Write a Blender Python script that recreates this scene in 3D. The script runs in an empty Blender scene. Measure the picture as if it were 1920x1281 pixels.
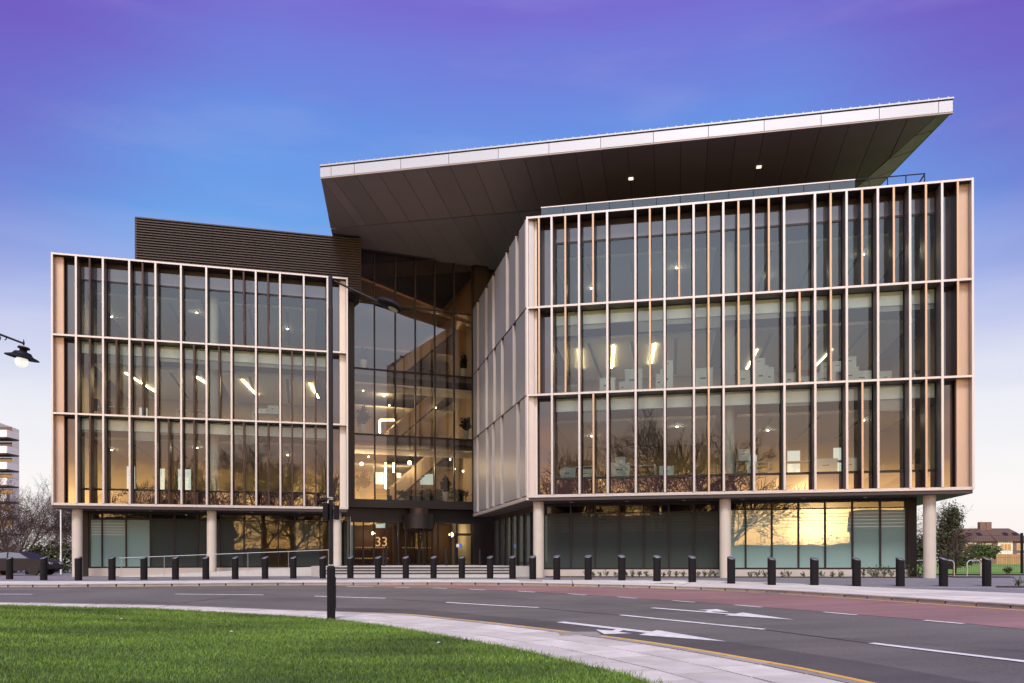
import bpy, math, random
from mathutils import Vector, Matrix
import numpy as np
R = math.radians
random.seed(7); rng = np.random.default_rng(7)
scene = bpy.context.scene

# ------------------------------------------------------------------ camera
FPX, HOR, EYE, ROLL = 1500.0, 1053.0, 0.82, 0.0022      # focal length and horizon row of the 1920 px wide photo
cam = bpy.data.objects.new('camera', bpy.data.cameras.new('camera'))
scene.collection.objects.link(cam)
cam.location = (0, 0, EYE); cam.rotation_euler = (math.pi/2, ROLL, 0)
cam.data.sensor_width = 36; cam.data.lens = FPX/1920*36
cam.data.shift_y = (HOR-640.5)/1920; cam.data.clip_start = .1; cam.data.clip_end = 4000
scene.camera = cam

# ------------------------------------------------------------------ world: dusk sky, sunset glow behind the camera
world = bpy.data.worlds.new('World'); scene.world = world; world.use_nodes = True
SUN_AZ, SUN_EL = R(184), R(50)                           # azimuth from +Y, clockwise
nt = world.node_tree; nt.nodes.clear()
def N(tree, t, **k):
    n = tree.nodes.new(t)
    for a, b in k.items(): setattr(n, a, b)
    return n
def ramp(tree, stops, interp='B_SPLINE'):
    n = N(tree, 'ShaderNodeValToRGB'); e = n.color_ramp.elements; n.color_ramp.interpolation = interp
    while len(e) < len(stops): e.new(.5)
    for el, (p, c) in zip(e, stops): el.position = p; el.color = (*c, 1)
    return n
def math_node(tree, op, a, b=None, clamp=False):
    n = N(tree, 'ShaderNodeMath', operation=op, use_clamp=clamp)
    for i, v in enumerate((a, b)):
        if v is None: continue
        if isinstance(v, (int, float)): n.inputs[i].default_value = v
        else: tree.links.new(v, n.inputs[i])
    return n.outputs[0]
def mixc(tree, fac, a, b, mode='MIX'):
    n = N(tree, 'ShaderNodeMix', data_type='RGBA', blend_type=mode)
    for i, v in ((0, fac), (6, a), (7, b)):
        if isinstance(v, (int, float)): n.inputs[i].default_value = v
        elif isinstance(v, tuple): n.inputs[i].default_value = (*v, 1)
        else: tree.links.new(v, n.inputs[i])
    return n.outputs[2]
L = nt.links.new
tc = N(nt, 'ShaderNodeTexCoord'); sep = N(nt, 'ShaderNodeSeparateXYZ'); L(tc.outputs['Generated'], sep.inputs[0])
zc = math_node(nt, 'MAXIMUM', sep.outputs[2], 0.0)
# thin stretched cloud streaks shift the elevation a little
mp = N(nt, 'ShaderNodeMapping'); mp.inputs['Scale'].default_value = (2.2, 2.2, 15); L(tc.outputs['Generated'], mp.inputs[0])
cn = N(nt, 'ShaderNodeTexNoise'); cn.inputs['Scale'].default_value = 1.7; cn.inputs['Detail'].default_value = 5; L(mp.outputs[0], cn.inputs[0])
wob = math_node(nt, 'MULTIPLY', math_node(nt, 'SUBTRACT', cn.outputs[0], .5), .10)
zf = math_node(nt, 'ADD', zc, math_node(nt, 'MULTIPLY', wob, .55))
front = ramp(nt, [(0, (0.722, 0.667, 0.667)), (0.08, (0.722, 0.690, 0.698)), (0.17, (0.628, 0.628, 0.683)), (0.24, (0.455, 0.471, 0.643)), (0.31, (0.259, 0.330, 0.612)), (0.38, (0.110, 0.267, 0.612)), (0.46, (0.098, 0.212, 0.588)), (0.57, (0.137, 0.106, 0.486)), (1, (0.188, 0.141, 0.408))], 'LINEAR')
L(zf, front.inputs[0])
rear = ramp(nt, [(0, (4.2, 2.0, .56)), (.05, (6.0, 3.5, 1.15)), (.085, (3.5, 1.9, .68)), (.115, (1.55, .86, .54)), (.16, (.90, .70, .68)), (.23, (.92, .94, 1.08)),
                 (.33, (1.05, 1.22, 1.48)), (.6, (.90, .95, 1.25)), (1, (.24, .18, .52))], 'LINEAR')
L(math_node(nt, 'ADD', zc, math_node(nt, 'MULTIPLY', wob, 1.0)), rear.inputs[0])
back = N(nt, 'ShaderNodeMapRange', interpolation_type='SMOOTHSTEP')
back.inputs[1].default_value = .25; back.inputs[2].default_value = -.55; L(sep.outputs[1], back.inputs[0])
corner = N(nt, 'ShaderNodeMapRange', interpolation_type='SMOOTHSTEP'); corner.inputs[1].default_value = .12; corner.inputs[2].default_value = .24
L(math_node(nt, 'MULTIPLY', math_node(nt, 'ABSOLUTE', sep.outputs[0]), zf), corner.inputs[0])
fsky = mixc(nt, math_node(nt, 'MULTIPLY', corner.outputs[0], .7), front.outputs[0], (.125, .035, .36))
cm = N(nt, 'ShaderNodeMapping'); cm.inputs['Scale'].default_value = (3, 3, 14); L(tc.outputs['Generated'], cm.inputs[0])
c2 = N(nt, 'ShaderNodeTexNoise'); c2.inputs['Scale'].default_value = 1.3; c2.inputs['Detail'].default_value = 6; L(cm.outputs[0], c2.inputs[0])
wisp = N(nt, 'ShaderNodeMapRange', interpolation_type='SMOOTHSTEP'); wisp.inputs[1].default_value = .52; wisp.inputs[2].default_value = .72; L(c2.outputs[0], wisp.inputs[0])
fsky = mixc(nt, math_node(nt, 'MULTIPLY', wisp.outputs[0], .10), fsky, (.42, .40, .56))
glow = N(nt, 'ShaderNodeVectorMath', operation='DOT_PRODUCT'); L(tc.outputs['Generated'], glow.inputs[0]); glow.inputs[1].default_value = Vector((-.03, -1, .048)).normalized()
glw = math_node(nt, 'POWER', math_node(nt, 'MAXIMUM', glow.outputs['Value'], 0.0), 1600.0)
rsky = mixc(nt, 1.0, rear.outputs[0], mixc(nt, glw, (0, 0, 0), (14., 9., 4.)), 'ADD')
sky = mixc(nt, back.outputs[0], fsky, rsky)
nish = N(nt, 'ShaderNodeTexSky', sky_type='NISHITA'); nish.sun_disc = False
nish.sun_elevation = R(6); nish.sun_rotation = SUN_AZ
sky = mixc(nt, .012, sky, nish.outputs[0], 'ADD')
bg = N(nt, 'ShaderNodeBackground'); bg.inputs[1].default_value = 1.0; L(sky, bg.inputs[0])
wo = N(nt, 'ShaderNodeOutputWorld'); L(bg.outputs[0], wo.inputs[0])

sun = bpy.data.objects.new('sun', bpy.data.lights.new('sun', 'SUN')); scene.collection.objects.link(sun)
sun.data.energy = 2.7; sun.data.angle = R(16); sun.data.color = (1.0, .93, .86)
sd = Vector((math.sin(SUN_AZ)*math.cos(SUN_EL), math.cos(SUN_AZ)*math.cos(SUN_EL), math.sin(SUN_EL)))
sun.rotation_euler = sd.to_track_quat('Z', 'Y').to_euler(); sun.location = (0, -20, 40)

vs = scene.view_settings
vs.view_transform = 'Standard'; vs.look = 'None'; vs.gamma = 1; vs.exposure = .35; vs.use_curve_mapping = False
scene.render.engine = 'CYCLES'
cy = scene.cycles; cy.use_denoising = True; cy.sample_clamp_indirect = 4; cy.sample_clamp_direct = 12
cy.max_bounces = 8; cy.transparent_max_bounces = 14; cy.caustics_reflective = False; cy.caustics_refractive = False

# ------------------------------------------------------------------ helpers
def unpix(px, py):                    # photo pixel -> ray (x, z) per unit of depth
    a, b = px-960, HOR-py
    return (a+ROLL*b)/FPX, (b-ROLL*a)/FPX
def at(px, py, Y):
    x, z = unpix(px, py); return Vector((x*Y, Y, EYE+z*Y))
def onz(px, py, z):
    x, k = unpix(px, py); Y = (z-EYE)/k; return Vector((x*Y, Y, z))
def ongr(px, py, zf):                 # pixel on a ground given by a height function
    z = zf(0, 20)
    for _ in range(25):
        p = onz(px, py, min(z, EYE-.05)); z = .5*z+.5*zf(p.x, p.y)
    return Vector((p.x, p.y, zf(p.x, p.y)))
def ss(a, b, x):
    t = min(1, max(0, (x-a)/(b-a))); return t*t*(3-2*t)

class MB:
    def __init__(s): s.v = []; s.f = []
    def add(s, vs, fs):
        o = len(s.v); s.v += [tuple(v) for v in vs]; s.f += [tuple(i+o for i in f) for f in fs]; return s
    def box(s, x0, x1, y0, y1, z0, z1):
        return s.hexa([(x0,y0,z0),(x1,y0,z0),(x1,y1,z0),(x0,y1,z0),(x0,y0,z1),(x1,y0,z1),(x1,y1,z1),(x0,y1,z1)])
    def hexa(s, p):
        return s.add(p, [(3,2,1,0),(4,5,6,7),(0,1,5,4),(1,2,6,5),(2,3,7,6),(3,0,4,7)])
    def prism(s, poly, z0, z1):
        n = len(poly); zz = (z0, z1) if not callable(z0) else None
        lo = [(p[0], p[1], z0) for p in poly]; hi = [(p[0], p[1], z1) for p in poly]
        return s.add(lo+hi, [tuple(range(n-1, -1, -1)), tuple(range(n, 2*n))]+[(i, (i+1) % n, n+(i+1) % n, n+i) for i in range(n)])
    def quad(s, *p): return s.add(p, [(0,1,2,3)])
    def tube(s, p, q, r0, r1=None, n=8, caps=True):
        r1 = r0 if r1 is None else r1
        p, q = Vector(p), Vector(q); d = (q-p)
        if d.length < 1e-6: return s
        d.normalize(); a = d.orthogonal().normalized(); b = d.cross(a)
        ring = lambda c, r: [c+a*(r*math.cos(2*math.pi*i/n))+b*(r*math.sin(2*math.pi*i/n)) for i in range(n)]
        fs = [(i, (i+1) % n, n+(i+1) % n, n+i) for i in range(n)]
        if caps: fs += [tuple(range(n-1, -1, -1)), tuple(range(n, 2*n))]
        return s.add(ring(p, r0)+ring(q, r1), fs)
    def path(s, pts, r, n=8):
        for a, b in zip(pts, pts[1:]): s.tube(a, b, r, r, n)
        return s
    def lathe(s, prof, c=(0,0,0), n=20, tilt=None):
        vs = []; M = tilt or Matrix.Identity(3); c = Vector(c)
        for r, z in prof:
            for i in range(n):
                a = 2*math.pi*i/n; vs.append(c+M @ Vector((r*math.cos(a), r*math.sin(a), z)))
        fs = []
        for k in range(len(prof)-1):
            for i in range(n): fs.append((k*n+i, k*n+(i+1) % n, (k+1)*n+(i+1) % n, (k+1)*n+i))
        fs += [tuple(range(n-1, -1, -1)), tuple(range((len(prof)-1)*n, len(prof)*n))]
        return s.add(vs, fs)
    def leaves(s, c, rad, n, size, seed=0, flat=.0):
        g = np.random.default_rng(seed); c = np.array(c); rad = np.array(rad)
        k = max(16, n//30); cl = g.normal(size=(k, 3)); cl /= np.linalg.norm(cl, axis=1)[:, None]; cl *= (g.random((k, 1))**.45)*.82
        for i in range(n):
            p = cl[g.integers(k)]+g.normal(size=3)*.17
            p = c+p*rad; a = g.normal(size=3); a /= np.linalg.norm(a); b = np.cross(a, g.normal(size=3)); b /= np.linalg.norm(b)
            z = size*g.uniform(.6, 1.3)
            s.add([p-a*z, p+b*z*.42, p+a*z, p-b*z*.42], [(0,1,2,3)])
        return s
    def build(s, name, mat, parent=None, loc=None, smooth=False):
        me = bpy.data.meshes.new(name)
        off = Vector(parent_loc(parent)) if parent is not None else Vector(loc or (0,0,0))
        me.from_pydata([(v[0]-off.x, v[1]-off.y, v[2]-off.z) for v in s.v], [], s.f)
        me.materials.append(mat)
        if smooth: me.polygons.foreach_set('use_smooth', [True]*len(me.polygons))
        me.update()
        o = bpy.data.objects.new(name, me); scene.collection.objects.link(o)
        if parent is not None: o.parent = parent; o['_w'] = tuple(off)
        else: o.location = off; o['_w'] = tuple(off)
        return o
def parent_loc(p): return tuple(p['_w'])
def tag(o, label=None, cat=None, group=None, kind=None):
    if label: o['label'] = label
    if cat: o['category'] = cat
    if group: o['group'] = group
    if kind: o['kind'] = kind
    return o
def empty(name, loc=(0,0,0), **k):
    o = bpy.data.objects.new(name, None); scene.collection.objects.link(o); o.location = loc; o['_w'] = tuple(loc)
    o.empty_display_size = .2
    return tag(o, **k)
def copy_tree(o, loc, rz=0, parent=None):
    c = o.copy(); scene.collection.objects.link(c); c.parent = parent
    if parent is None: c.location = loc; c.rotation_euler = (0, 0, rz)
    for ch in [x for x in scene.objects if x.parent == o]: copy_tree(ch, None, 0, c)
    return c
ORD = ('first second third fourth fifth sixth seventh eighth ninth tenth eleventh twelfth thirteenth fourteenth fifteenth sixteenth seventeenth '
       'eighteenth nineteenth twentieth twenty-first twenty-second twenty-third twenty-fourth twenty-fifth twenty-sixth twenty-seventh '
       'twenty-eighth twenty-ninth thirtieth thirty-first thirty-second thirty-third thirty-fourth').split()

# ------------------------------------------------------------------ materials
def pmat(name, col, rough=.6, metal=0., var=.12, scale=3., bump=0., bscale=40., rand=0., stretch=None, coat=0., spec=.5):
    m = bpy.data.materials.new(name); m.use_nodes = True; t = m.node_tree; p = t.nodes['Principled BSDF']
    p.inputs['Roughness'].default_value = rough; p.inputs['Metallic'].default_value = metal
    p.inputs['Coat Weight'].default_value = coat; p.inputs['Specular IOR Level'].default_value = spec
    g = N(t, 'ShaderNodeNewGeometry'); vec = g.outputs['Position']
    if stretch:
        mpn = N(t, 'ShaderNodeMapping'); mpn.inputs['Scale'].default_value = stretch; t.links.new(vec, mpn.inputs[0]); vec = mpn.outputs[0]
    n = N(t, 'ShaderNodeTexNoise'); n.inputs['Scale'].default_value = scale; n.inputs['Detail'].default_value = 6; t.links.new(vec, n.inputs[0])
    f = math_node(t, 'MULTIPLY', math_node(t, 'SUBTRACT', n.outputs[0], .5), 2*var)
    f = math_node(t, 'ADD', f, 1.0)
    if rand:
        oi = N(t, 'ShaderNodeObjectInfo')
        f = math_node(t, 'MULTIPLY', f, math_node(t, 'ADD', math_node(t, 'MULTIPLY', oi.outputs['Random'], 2*rand), 1-rand))
    v = N(t, 'ShaderNodeVectorMath', operation='SCALE'); v.inputs[0].default_value = col; t.links.new(f, v.inputs['Scale'])
    t.links.new(v.outputs[0], p.inputs['Base Color'])
    if bump:
        b = N(t, 'ShaderNodeTexNoise'); b.inputs['Scale'].default_value = bscale; b.inputs['Detail'].default_value = 4; t.links.new(vec, b.inputs[0])
        bn = N(t, 'ShaderNodeBump'); bn.inputs['Strength'].default_value = bump; bn.inputs['Distance'].default_value = .02
        t.links.new(b.outputs[0], bn.inputs['Height']); t.links.new(bn.outputs[0], p.inputs['Normal'])
    return m
def emat(name, col, s):
    m = bpy.data.materials.new(name); m.use_nodes = True; p = m.node_tree.nodes['Principled BSDF']
    p.inputs['Base Color'].default_value = (.8, .8, .8, 1)
    p.inputs['Emission Color'].default_value = (*col, 1); p.inputs['Emission Strength'].default_value = s
    return m
def glass(name, tint=(.78, .86, .83), refl=.16, under=None, wave=.012, film=0.):
    """flat pane: mirror on top of clear glass, or of an opaque back (under), or of a milky film"""
    m = bpy.data.materials.new(name); m.use_nodes = True; t = m.node_tree; t.nodes.clear()
    g = N(t, 'ShaderNodeNewGeometry'); n = N(t, 'ShaderNodeTexNoise'); n.inputs['Scale'].default_value = .55; n.inputs['Detail'].default_value = 1
    t.links.new(g.outputs['Position'], n.inputs[0])
    bn = N(t, 'ShaderNodeBump'); bn.inputs['Strength'].default_value = 1; bn.inputs['Distance'].default_value = wave
    t.links.new(n.outputs[0], bn.inputs['Height'])
    gl = N(t, 'ShaderNodeBsdfGlossy'); gl.inputs['Roughness'].default_value = .0; gl.inputs['Color'].default_value = (.96, .96, .96, 1)
    t.links.new(bn.outputs[0], gl.inputs['Normal'])
    if under is None:
        lo = N(t, 'ShaderNodeBsdfTransparent'); lo.inputs[0].default_value = (*tint, 1); lo = lo.outputs[0]
        if film:
            d = N(t, 'ShaderNodeBsdfDiffuse'); d.inputs[0].default_value = (*tint, 1)
            tr = N(t, 'ShaderNodeBsdfTranslucent'); tr.inputs[0].default_value = (*tint, 1)
            a = N(t, 'ShaderNodeMixShader'); a.inputs[0].default_value = .45; t.links.new(d.outputs[0], a.inputs[1]); t.links.new(tr.outputs[0], a.inputs[2])
            b = N(t, 'ShaderNodeMixShader'); b.inputs[0].default_value = film; t.links.new(lo, b.inputs[1]); t.links.new(a.outputs[0], b.inputs[2]); lo = b.outputs[0]
    else:
        d = N(t, 'ShaderNodeBsdfDiffuse'); d.inputs[0].default_value = (*under, 1); lo = d.outputs[0]
    fr = N(t, 'ShaderNodeFresnel'); fr.inputs[0].default_value = 1.5
    fac = math_node(t, 'ADD', math_node(t, 'MULTIPLY', fr.outputs[0], .9), refl, True)
    mx = N(t, 'ShaderNodeMixShader'); t.links.new(fac, mx.inputs[0]); t.links.new(lo, mx.inputs[1]); t.links.new(gl.outputs[0], mx.inputs[2])
    o = N(t, 'ShaderNodeOutputMaterial'); t.links.new(mx.outputs[0], o.inputs[0])
    return m
def brickmat(name, c1, c2, mortar, scale, w=.2, h=.1, gap=.008, rough=.8, axis='xy', bias=0.):
    m = bpy.data.materials.new(name); m.use_nodes = True; t = m.node_tree; p = t.nodes['Principled BSDF']; p.inputs['Roughness'].default_value = rough
    g = N(t, 'ShaderNodeNewGeometry'); vec = g.outputs['Position']
    if axis == 'xz':
        s = N(t, 'ShaderNodeSeparateXYZ'); t.links.new(vec, s.inputs[0]); c = N(t, 'ShaderNodeCombineXYZ')
        t.links.new(math_node(t, 'ADD', s.outputs[0], s.outputs[1]), c.inputs[0]); t.links.new(s.outputs[2], c.inputs[1]); vec = c.outputs[0]
    b = N(t, 'ShaderNodeTexBrick'); b.inputs['Scale'].default_value = scale; b.inputs['Brick Width'].default_value = w; b.inputs['Row Height'].default_value = h
    b.inputs['Mortar Size'].default_value = gap; b.inputs['Color1'].default_value = (*c1, 1); b.inputs['Color2'].default_value = (*c2, 1); b.inputs['Mortar'].default_value = (*mortar, 1)
    t.links.new(vec, b.inputs[0])
    n = N(t, 'ShaderNodeTexNoise'); n.inputs['Scale'].default_value = .6; n.inputs['Detail'].default_value = 6; t.links.new(g.outputs['Position'], n.inputs[0])
    v = N(t, 'ShaderNodeVectorMath', operation='SCALE'); t.links.new(b.outputs[0], v.inputs[0])
    t.links.new(math_node(t, 'ADD', math_node(t, 'MULTIPLY', n.outputs[0], .5), .75), v.inputs['Scale']); t.links.new(v.outputs[0], p.inputs['Base Color'])
    bn = N(t, 'ShaderNodeBump'); bn.inputs['Strength'].default_value = .4; bn.inputs['Distance'].default_value = .006
    t.links.new(math_node(t, 'SUBTRACT', 1.0, b.outputs['Fac']), bn.inputs['Height']); t.links.new(bn.outputs[0], p.inputs['Normal'])
    return m
def asphalt(name, col, crackcol):
    m = bpy.data.materials.new(name); m.use_nodes = True; t = m.node_tree; p = t.nodes['Principled BSDF']; p.inputs['Roughness'].default_value = .72
    g = N(t, 'ShaderNodeNewGeometry'); P = g.outputs['Position']
    def noise(s, d=4, st=None):
        v = P
        if st: q = N(t, 'ShaderNodeMapping'); q.inputs['Scale'].default_value = st; t.links.new(P, q.inputs[0]); v = q.outputs[0]
        n = N(t, 'ShaderNodeTexNoise'); n.inputs['Scale'].default_value = s; n.inputs['Detail'].default_value = d; t.links.new(v, n.inputs[0]); return n.outputs[0]
    big, fine = noise(.35, 6), noise(28, 3)
    f = math_node(t, 'ADD', math_node(t, 'MULTIPLY', math_node(t, 'ADD', big, noise(.9, 5, (.25, 1.6, 1))), .85), math_node(t, 'ADD', math_node(t, 'MULTIPLY', fine, 1.0), -.33))
    v = N(t, 'ShaderNodeVectorMath', operation='SCALE'); v.inputs[0].default_value = col; t.links.new(f, v.inputs['Scale'])
    w = N(t, 'ShaderNodeTexVoronoi', feature='DISTANCE_TO_EDGE'); w.inputs['Scale'].default_value = .16
    q = N(t, 'ShaderNodeVectorMath', operation='ADD'); t.links.new(P, q.inputs[0])
    nn = N(t, 'ShaderNodeTexNoise'); nn.inputs['Scale'].default_value = .8; nn.inputs['Detail'].default_value = 5; t.links.new(P, nn.inputs[0])
    sc_ = N(t, 'ShaderNodeVectorMath', operation='SCALE'); sc_.inputs['Scale'].default_value = .3; t.links.new(nn.outputs['Color'], sc_.inputs[0]); t.links.new(sc_.outputs[0], q.inputs[1]); t.links.new(q.outputs[0], w.inputs[0])
    crack = math_node(t, 'LESS_THAN', w.outputs[0], .0005)
    crack = math_node(t, 'MULTIPLY', crack, math_node(t, 'GREATER_THAN', noise(.25, 2), .5))
    t.links.new(mixc(t, math_node(t, 'MULTIPLY', crack, .6), v.outputs[0], crackcol), p.inputs['Base Color'])
    bn = N(t, 'ShaderNodeBump'); bn.inputs['Strength'].default_value = .5; bn.inputs['Distance'].default_value = .008
    t.links.new(noise(45, 3), bn.inputs['Height']); t.links.new(bn.outputs[0], p.inputs['Normal'])
    return m
M = dict(
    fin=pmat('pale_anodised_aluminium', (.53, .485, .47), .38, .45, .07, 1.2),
    fin_shade=pmat('shaded_fin_web', (.21, .195, .20), .45, .3, .08, 1.2),  # darker copy of the fin metal, standing for its sides in shade
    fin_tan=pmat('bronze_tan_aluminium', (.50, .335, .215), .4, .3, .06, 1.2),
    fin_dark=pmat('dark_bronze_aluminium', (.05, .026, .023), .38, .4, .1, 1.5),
    panel=pmat('grey_cladding_panel', (.235, .24, .265), .42, .15, .06, .9, rand=.06),
    endpanel=pmat('pale_end_panel', (.60, .53, .47), .45, .2, .05, .8),
    copper=pmat('copper_end_panel', (.48, .34, .255), .42, .3, .07, .8),
    dark=pmat('dark_bronze_frame', (.018, .012, .012), .45, .3, .15, 2.),
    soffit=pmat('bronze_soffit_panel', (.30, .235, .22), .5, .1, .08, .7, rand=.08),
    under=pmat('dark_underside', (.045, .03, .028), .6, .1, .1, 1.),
    fascia=pmat('silver_fascia', (.43, .44, .475), .35, .35, .04, .8, rand=.04),
    louvre=pmat('dark_louvre', (.05, .04, .042), .45, .3, .08, 1.),
    conc=pmat('smooth_concrete', (.47, .415, .36), .75, 0, .12, 2.2, .15, 30),
    plinth=pmat('pale_stone_plinth', (.46, .40, .36), .8, 0, .12, 2., .2, 30),
    step=pmat('pale_granite_step', (.45, .42, .40), .75, 0, .12, 5., .1, 60),
    riser=pmat('dark_step_riser', (.05, .04, .04), .8),
    wall_in=pmat('beige_plaster', (.66, .55, .43), .85, 0, .05, .8),
    wall_white=pmat('white_plaster', (.68, .68, .66), .8, 0, .04, .8),
    void=pmat('dark_ceiling_void', (.07, .06, .065), .8, 0, .2, 2.),
    raft=pmat('ceiling_raft_white', (.80, .77, .70), .75, 0, .04, 1.),
    slot=pmat('ceiling_slot_dark', (.09, .085, .08), .7),
    carpet=pmat('grey_carpet', (.16, .15, .15), .95, 0, .2, 6.),
    blind=pmat('white_blind_box', (.90, .93, .90), .7, 0, .03, 1.),
    blindg=pmat('grey_roller_blind', (.42, .42, .42), .85, 0, .05, 1.),
    colw=pmat('white_column', (.66, .66, .62), .6, 0, .05, 1.),
    wood=pmat('oak_veneer', (.36, .19, .085), .5, 0, .25, 1.4, stretch=(.6, .6, 9)),
    woodd=pmat('dark_wood_slats', (.13, .06, .03), .55, 0, .3, 1.5, stretch=(.5, .5, 12)),
    white=pmat('white_laminate', (.72, .73, .71), .5, 0, .04, 2., rand=.06),
    chair=pmat('black_chair_fabric', (.025, .024, .026), .8),
    metal=pmat('brushed_steel', (.55, .55, .55), .3, .9, .05, 4.),
    galv=pmat('grey_handrail_steel', (.34, .35, .37), .5, .3, .05, 4.),
    black=pmat('black_painted_steel', (.007, .006, .008), .55, 0, .3, 3., spec=.18),
    bollcap=pmat('grey_bollard_cap', (.13, .135, .16), .4, .4, .1, 4.),
    pole=pmat('dark_lamp_steel', (.010, .010, .013), .4, 0, .2, 3., spec=.3),
    lens=pmat('lamp_lens', (.42, .38, .32), .15, 0, .1, 12.),
    pot=pmat('pale_green_pot', (.70, .80, .74), .45, 0, .05, 2.),
    leaf=pmat('dark_indoor_leaf', (.02, .032, .013), .5, 0, .4, 6.),
    shrub=pmat('shrub_leaf', (.06, .085, .022), .6, 0, .45, 5., rand=.3),
    ever=pmat('evergreen_leaf', (.045, .05, .018), .7, 0, .5, 2.),
    hedge=pmat('hedge_leaf', (.06, .10, .02), .7, 0, .45, 2.),
    bark=pmat('grey_brown_bark', (.085, .055, .045), .9, 0, .3, 5.),
    twig=pmat('winter_twig', (.10, .06, .055), .9, 0, .3, 3.),
    soil=pmat('dark_soil', (.045, .028, .02), .95, 0, .4, 12., .6, 25),
    flag=pmat('pale_paving_flag', (.53, .495, .455), .8, 0, .30, 2.2, .25, 60, rand=.13),
    kerb=pmat('granite_kerb', (.30, .26, .235), .85, 0, .25, 5., .3, 50, rand=.15),
    mortar=pmat('pavement_joint', (.13, .12, .12), .95, 0, .3, 8.),
    pave=brickmat('dark_block_paving', (.16, .15, .165), (.20, .19, .205), (.09, .085, .09), 1., .2, .1, .006),
    asphalt=asphalt('worn_asphalt', (.108, .099, .090), (.035, .034, .036)),
    asphalt_d=asphalt('tarry_asphalt', (.072, .066, .062), (.035, .034, .036)),
    red=asphalt('red_surfacing', (.215, .118, .115), (.08, .04, .04)),
    iron=pmat('cast_iron', (.06, .058, .06), .6, .4, .3, 12.), rust=pmat('rusty_cover', (.22, .13, .10), .8, .1, .3, 6.),
    paint=pmat('white_road_paint', (.62, .62, .61), .65, 0, .45, 7.),
    yellow=pmat('yellow_road_paint', (.62, .38, .08), .7, 0, .3, 7.),
    grassbase=pmat('lawn_base', (.045, .105, .012), .95, 0, .45, .9, .8, 30),
    blade=pmat('grass_blade', (.118, .192, .018), .65, 0, 1.4, .7, stretch=(.55, 1.3, 1)),
    field=pmat('park_grass', (.12, .25, .025), .95, 0, .3, .25, .4, 8),
    earth=pmat('rough_ground', (.09, .085, .05), .95, 0, .4, .05),
    brick=brickmat('red_brick', (.14, .065, .05), (.17, .08, .06), (.2, .17, .15), 1., .23, .08, .01, .9, 'xz'),
    roof=pmat('brown_roof_tile', (.085, .050, .040), .85, 0, .25, .8, stretch=(.3, .3, 3)),
    render=pmat('white_render', (.66, .62, .58), .85, 0, .1, .5),
    fencew=pmat('timber_fence', (.36, .22, .11), .85, 0, .25, 1., rand=.1),
    apart=pmat('grey_apartment_cladding', (.42, .43, .47), .7, 0, .08, .3),
    balc=pmat('white_balcony_panel', (.80, .80, .82), .5, 0, .04, .5),
    carp=pmat('dark_car_paint', (.016, .010, .014), .55, 0, .1, 3., spec=.3),
    tyre=pmat('tyre_rubber', (.02, .02, .02), .9),
    cone=pmat('orange_cone', (.75, .12, .03), .6), conew=pmat('cone_band', (.75, .75, .75), .5),
    gold=pmat('gold_lettering', (.80, .56, .25), .35, .6, .05, 3.),
    blue=pmat('blue_sign', (.06, .16, .55), .5), rest=pmat('teal_upholstery', (.03, .075, .09), .8),
    taill=emat('red_tail_light', (1, .05, .03), 3.),
    strip=emat('warm_strip_light', (1, .70, .34), 26.), strip_c=emat('neutral_strip_light', (1, .84, .60), 5.),
    bulb=emat('bright_pendant_globe', (1, .78, .42), 60.), spot=emat('small_ceiling_spot', (1, .86, .6), 12.), spotb=emat('office_fill_spot_lens', (1, .82, .56), 230.),
    sofl=emat('soffit_light', (1, .86, .66), 1.2), lantern=emat('lantern_globe', (1, .99, .96), .6), screen=emat('lit_screen', (.75, 1, .95), .45),
    pane=glass('vision_glass', (.86, .98, .94), .06, wave=.003), pane_a=glass('atrium_glass', (.84, .79, .72), .085, wave=.003), spandrel=glass('spandrel_glass', refl=.09, under=(.05, .028, .03), wave=.003),
    spandrel_g=glass('grey_spandrel_glass', refl=.075, under=(.12, .10, .12), wave=.003),
    frost=glass('frosted_glass', (.50, .74, .70), .07, film=.85, wave=.004), frost_d=glass('dim_film_glass', (.15, .18, .17), .015, film=.6, wave=.004),
    clear=glass('clear_glass', (.85, .85, .80), .01, wave=.003), bal=glass('balustrade_glass', (.45, .5, .52), .05),
)

# ------------------------------------------------------------------ terrain: kerb lines and height functions
def Gz(x, y): return .05-.15*ss(0, 8, x)*(1-ss(28, 33, y))          # forecourt side
def Zn(x): return -.49+.25*ss(-3, -14, x) if x > -14 else -.24       # road edge on the lawn side
def Zn(x): return -.49+.25*ss(3, 14, -x)
def Zl(x): return Zn(x)+.05
def resample(pts, step):
    p = np.array([(q[0], q[1]) for q in pts]); out = []
    # Catmull-Rom smoothing, then even spacing
    pp = np.vstack([2*p[0]-p[1], p, 2*p[-1]-p[-2]]); fine = []
    for i in range(1, len(pp)-2):
        for t in np.linspace(0, 1, 24, endpoint=False):
            a, b, c, d = pp[i-1], pp[i], pp[i+1], pp[i+2]
            fine.append(.5*((2*b)+(-a+c)*t+(2*a-5*b+4*c-d)*t*t+(-a+3*b-3*c+d)*t**3))
    fine.append(p[-1]); fine = np.array(fine); s = np.r_[0, np.cumsum(np.linalg.norm(np.diff(fine, axis=0), axis=1))]
    n = int(s[-1]/step); u = np.linspace(0, s[-1], n+1)
    return np.c_[np.interp(u, s, fine[:, 0]), np.interp(u, s, fine[:, 1])]
NK = [(-62, 25), (-32, 22.6)]+[tuple(ongr(x, y, lambda a, b: Zn(a)))[:2] for x, y in
      [(0, 1131), (350, 1138), (700, 1151), (850, 1163), (1000, 1180), (1200, 1206), (1400, 1240), (1600, 1281)]]+[(4.9, 3.2), (5.3, -4), (5.3, -42)]
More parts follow.
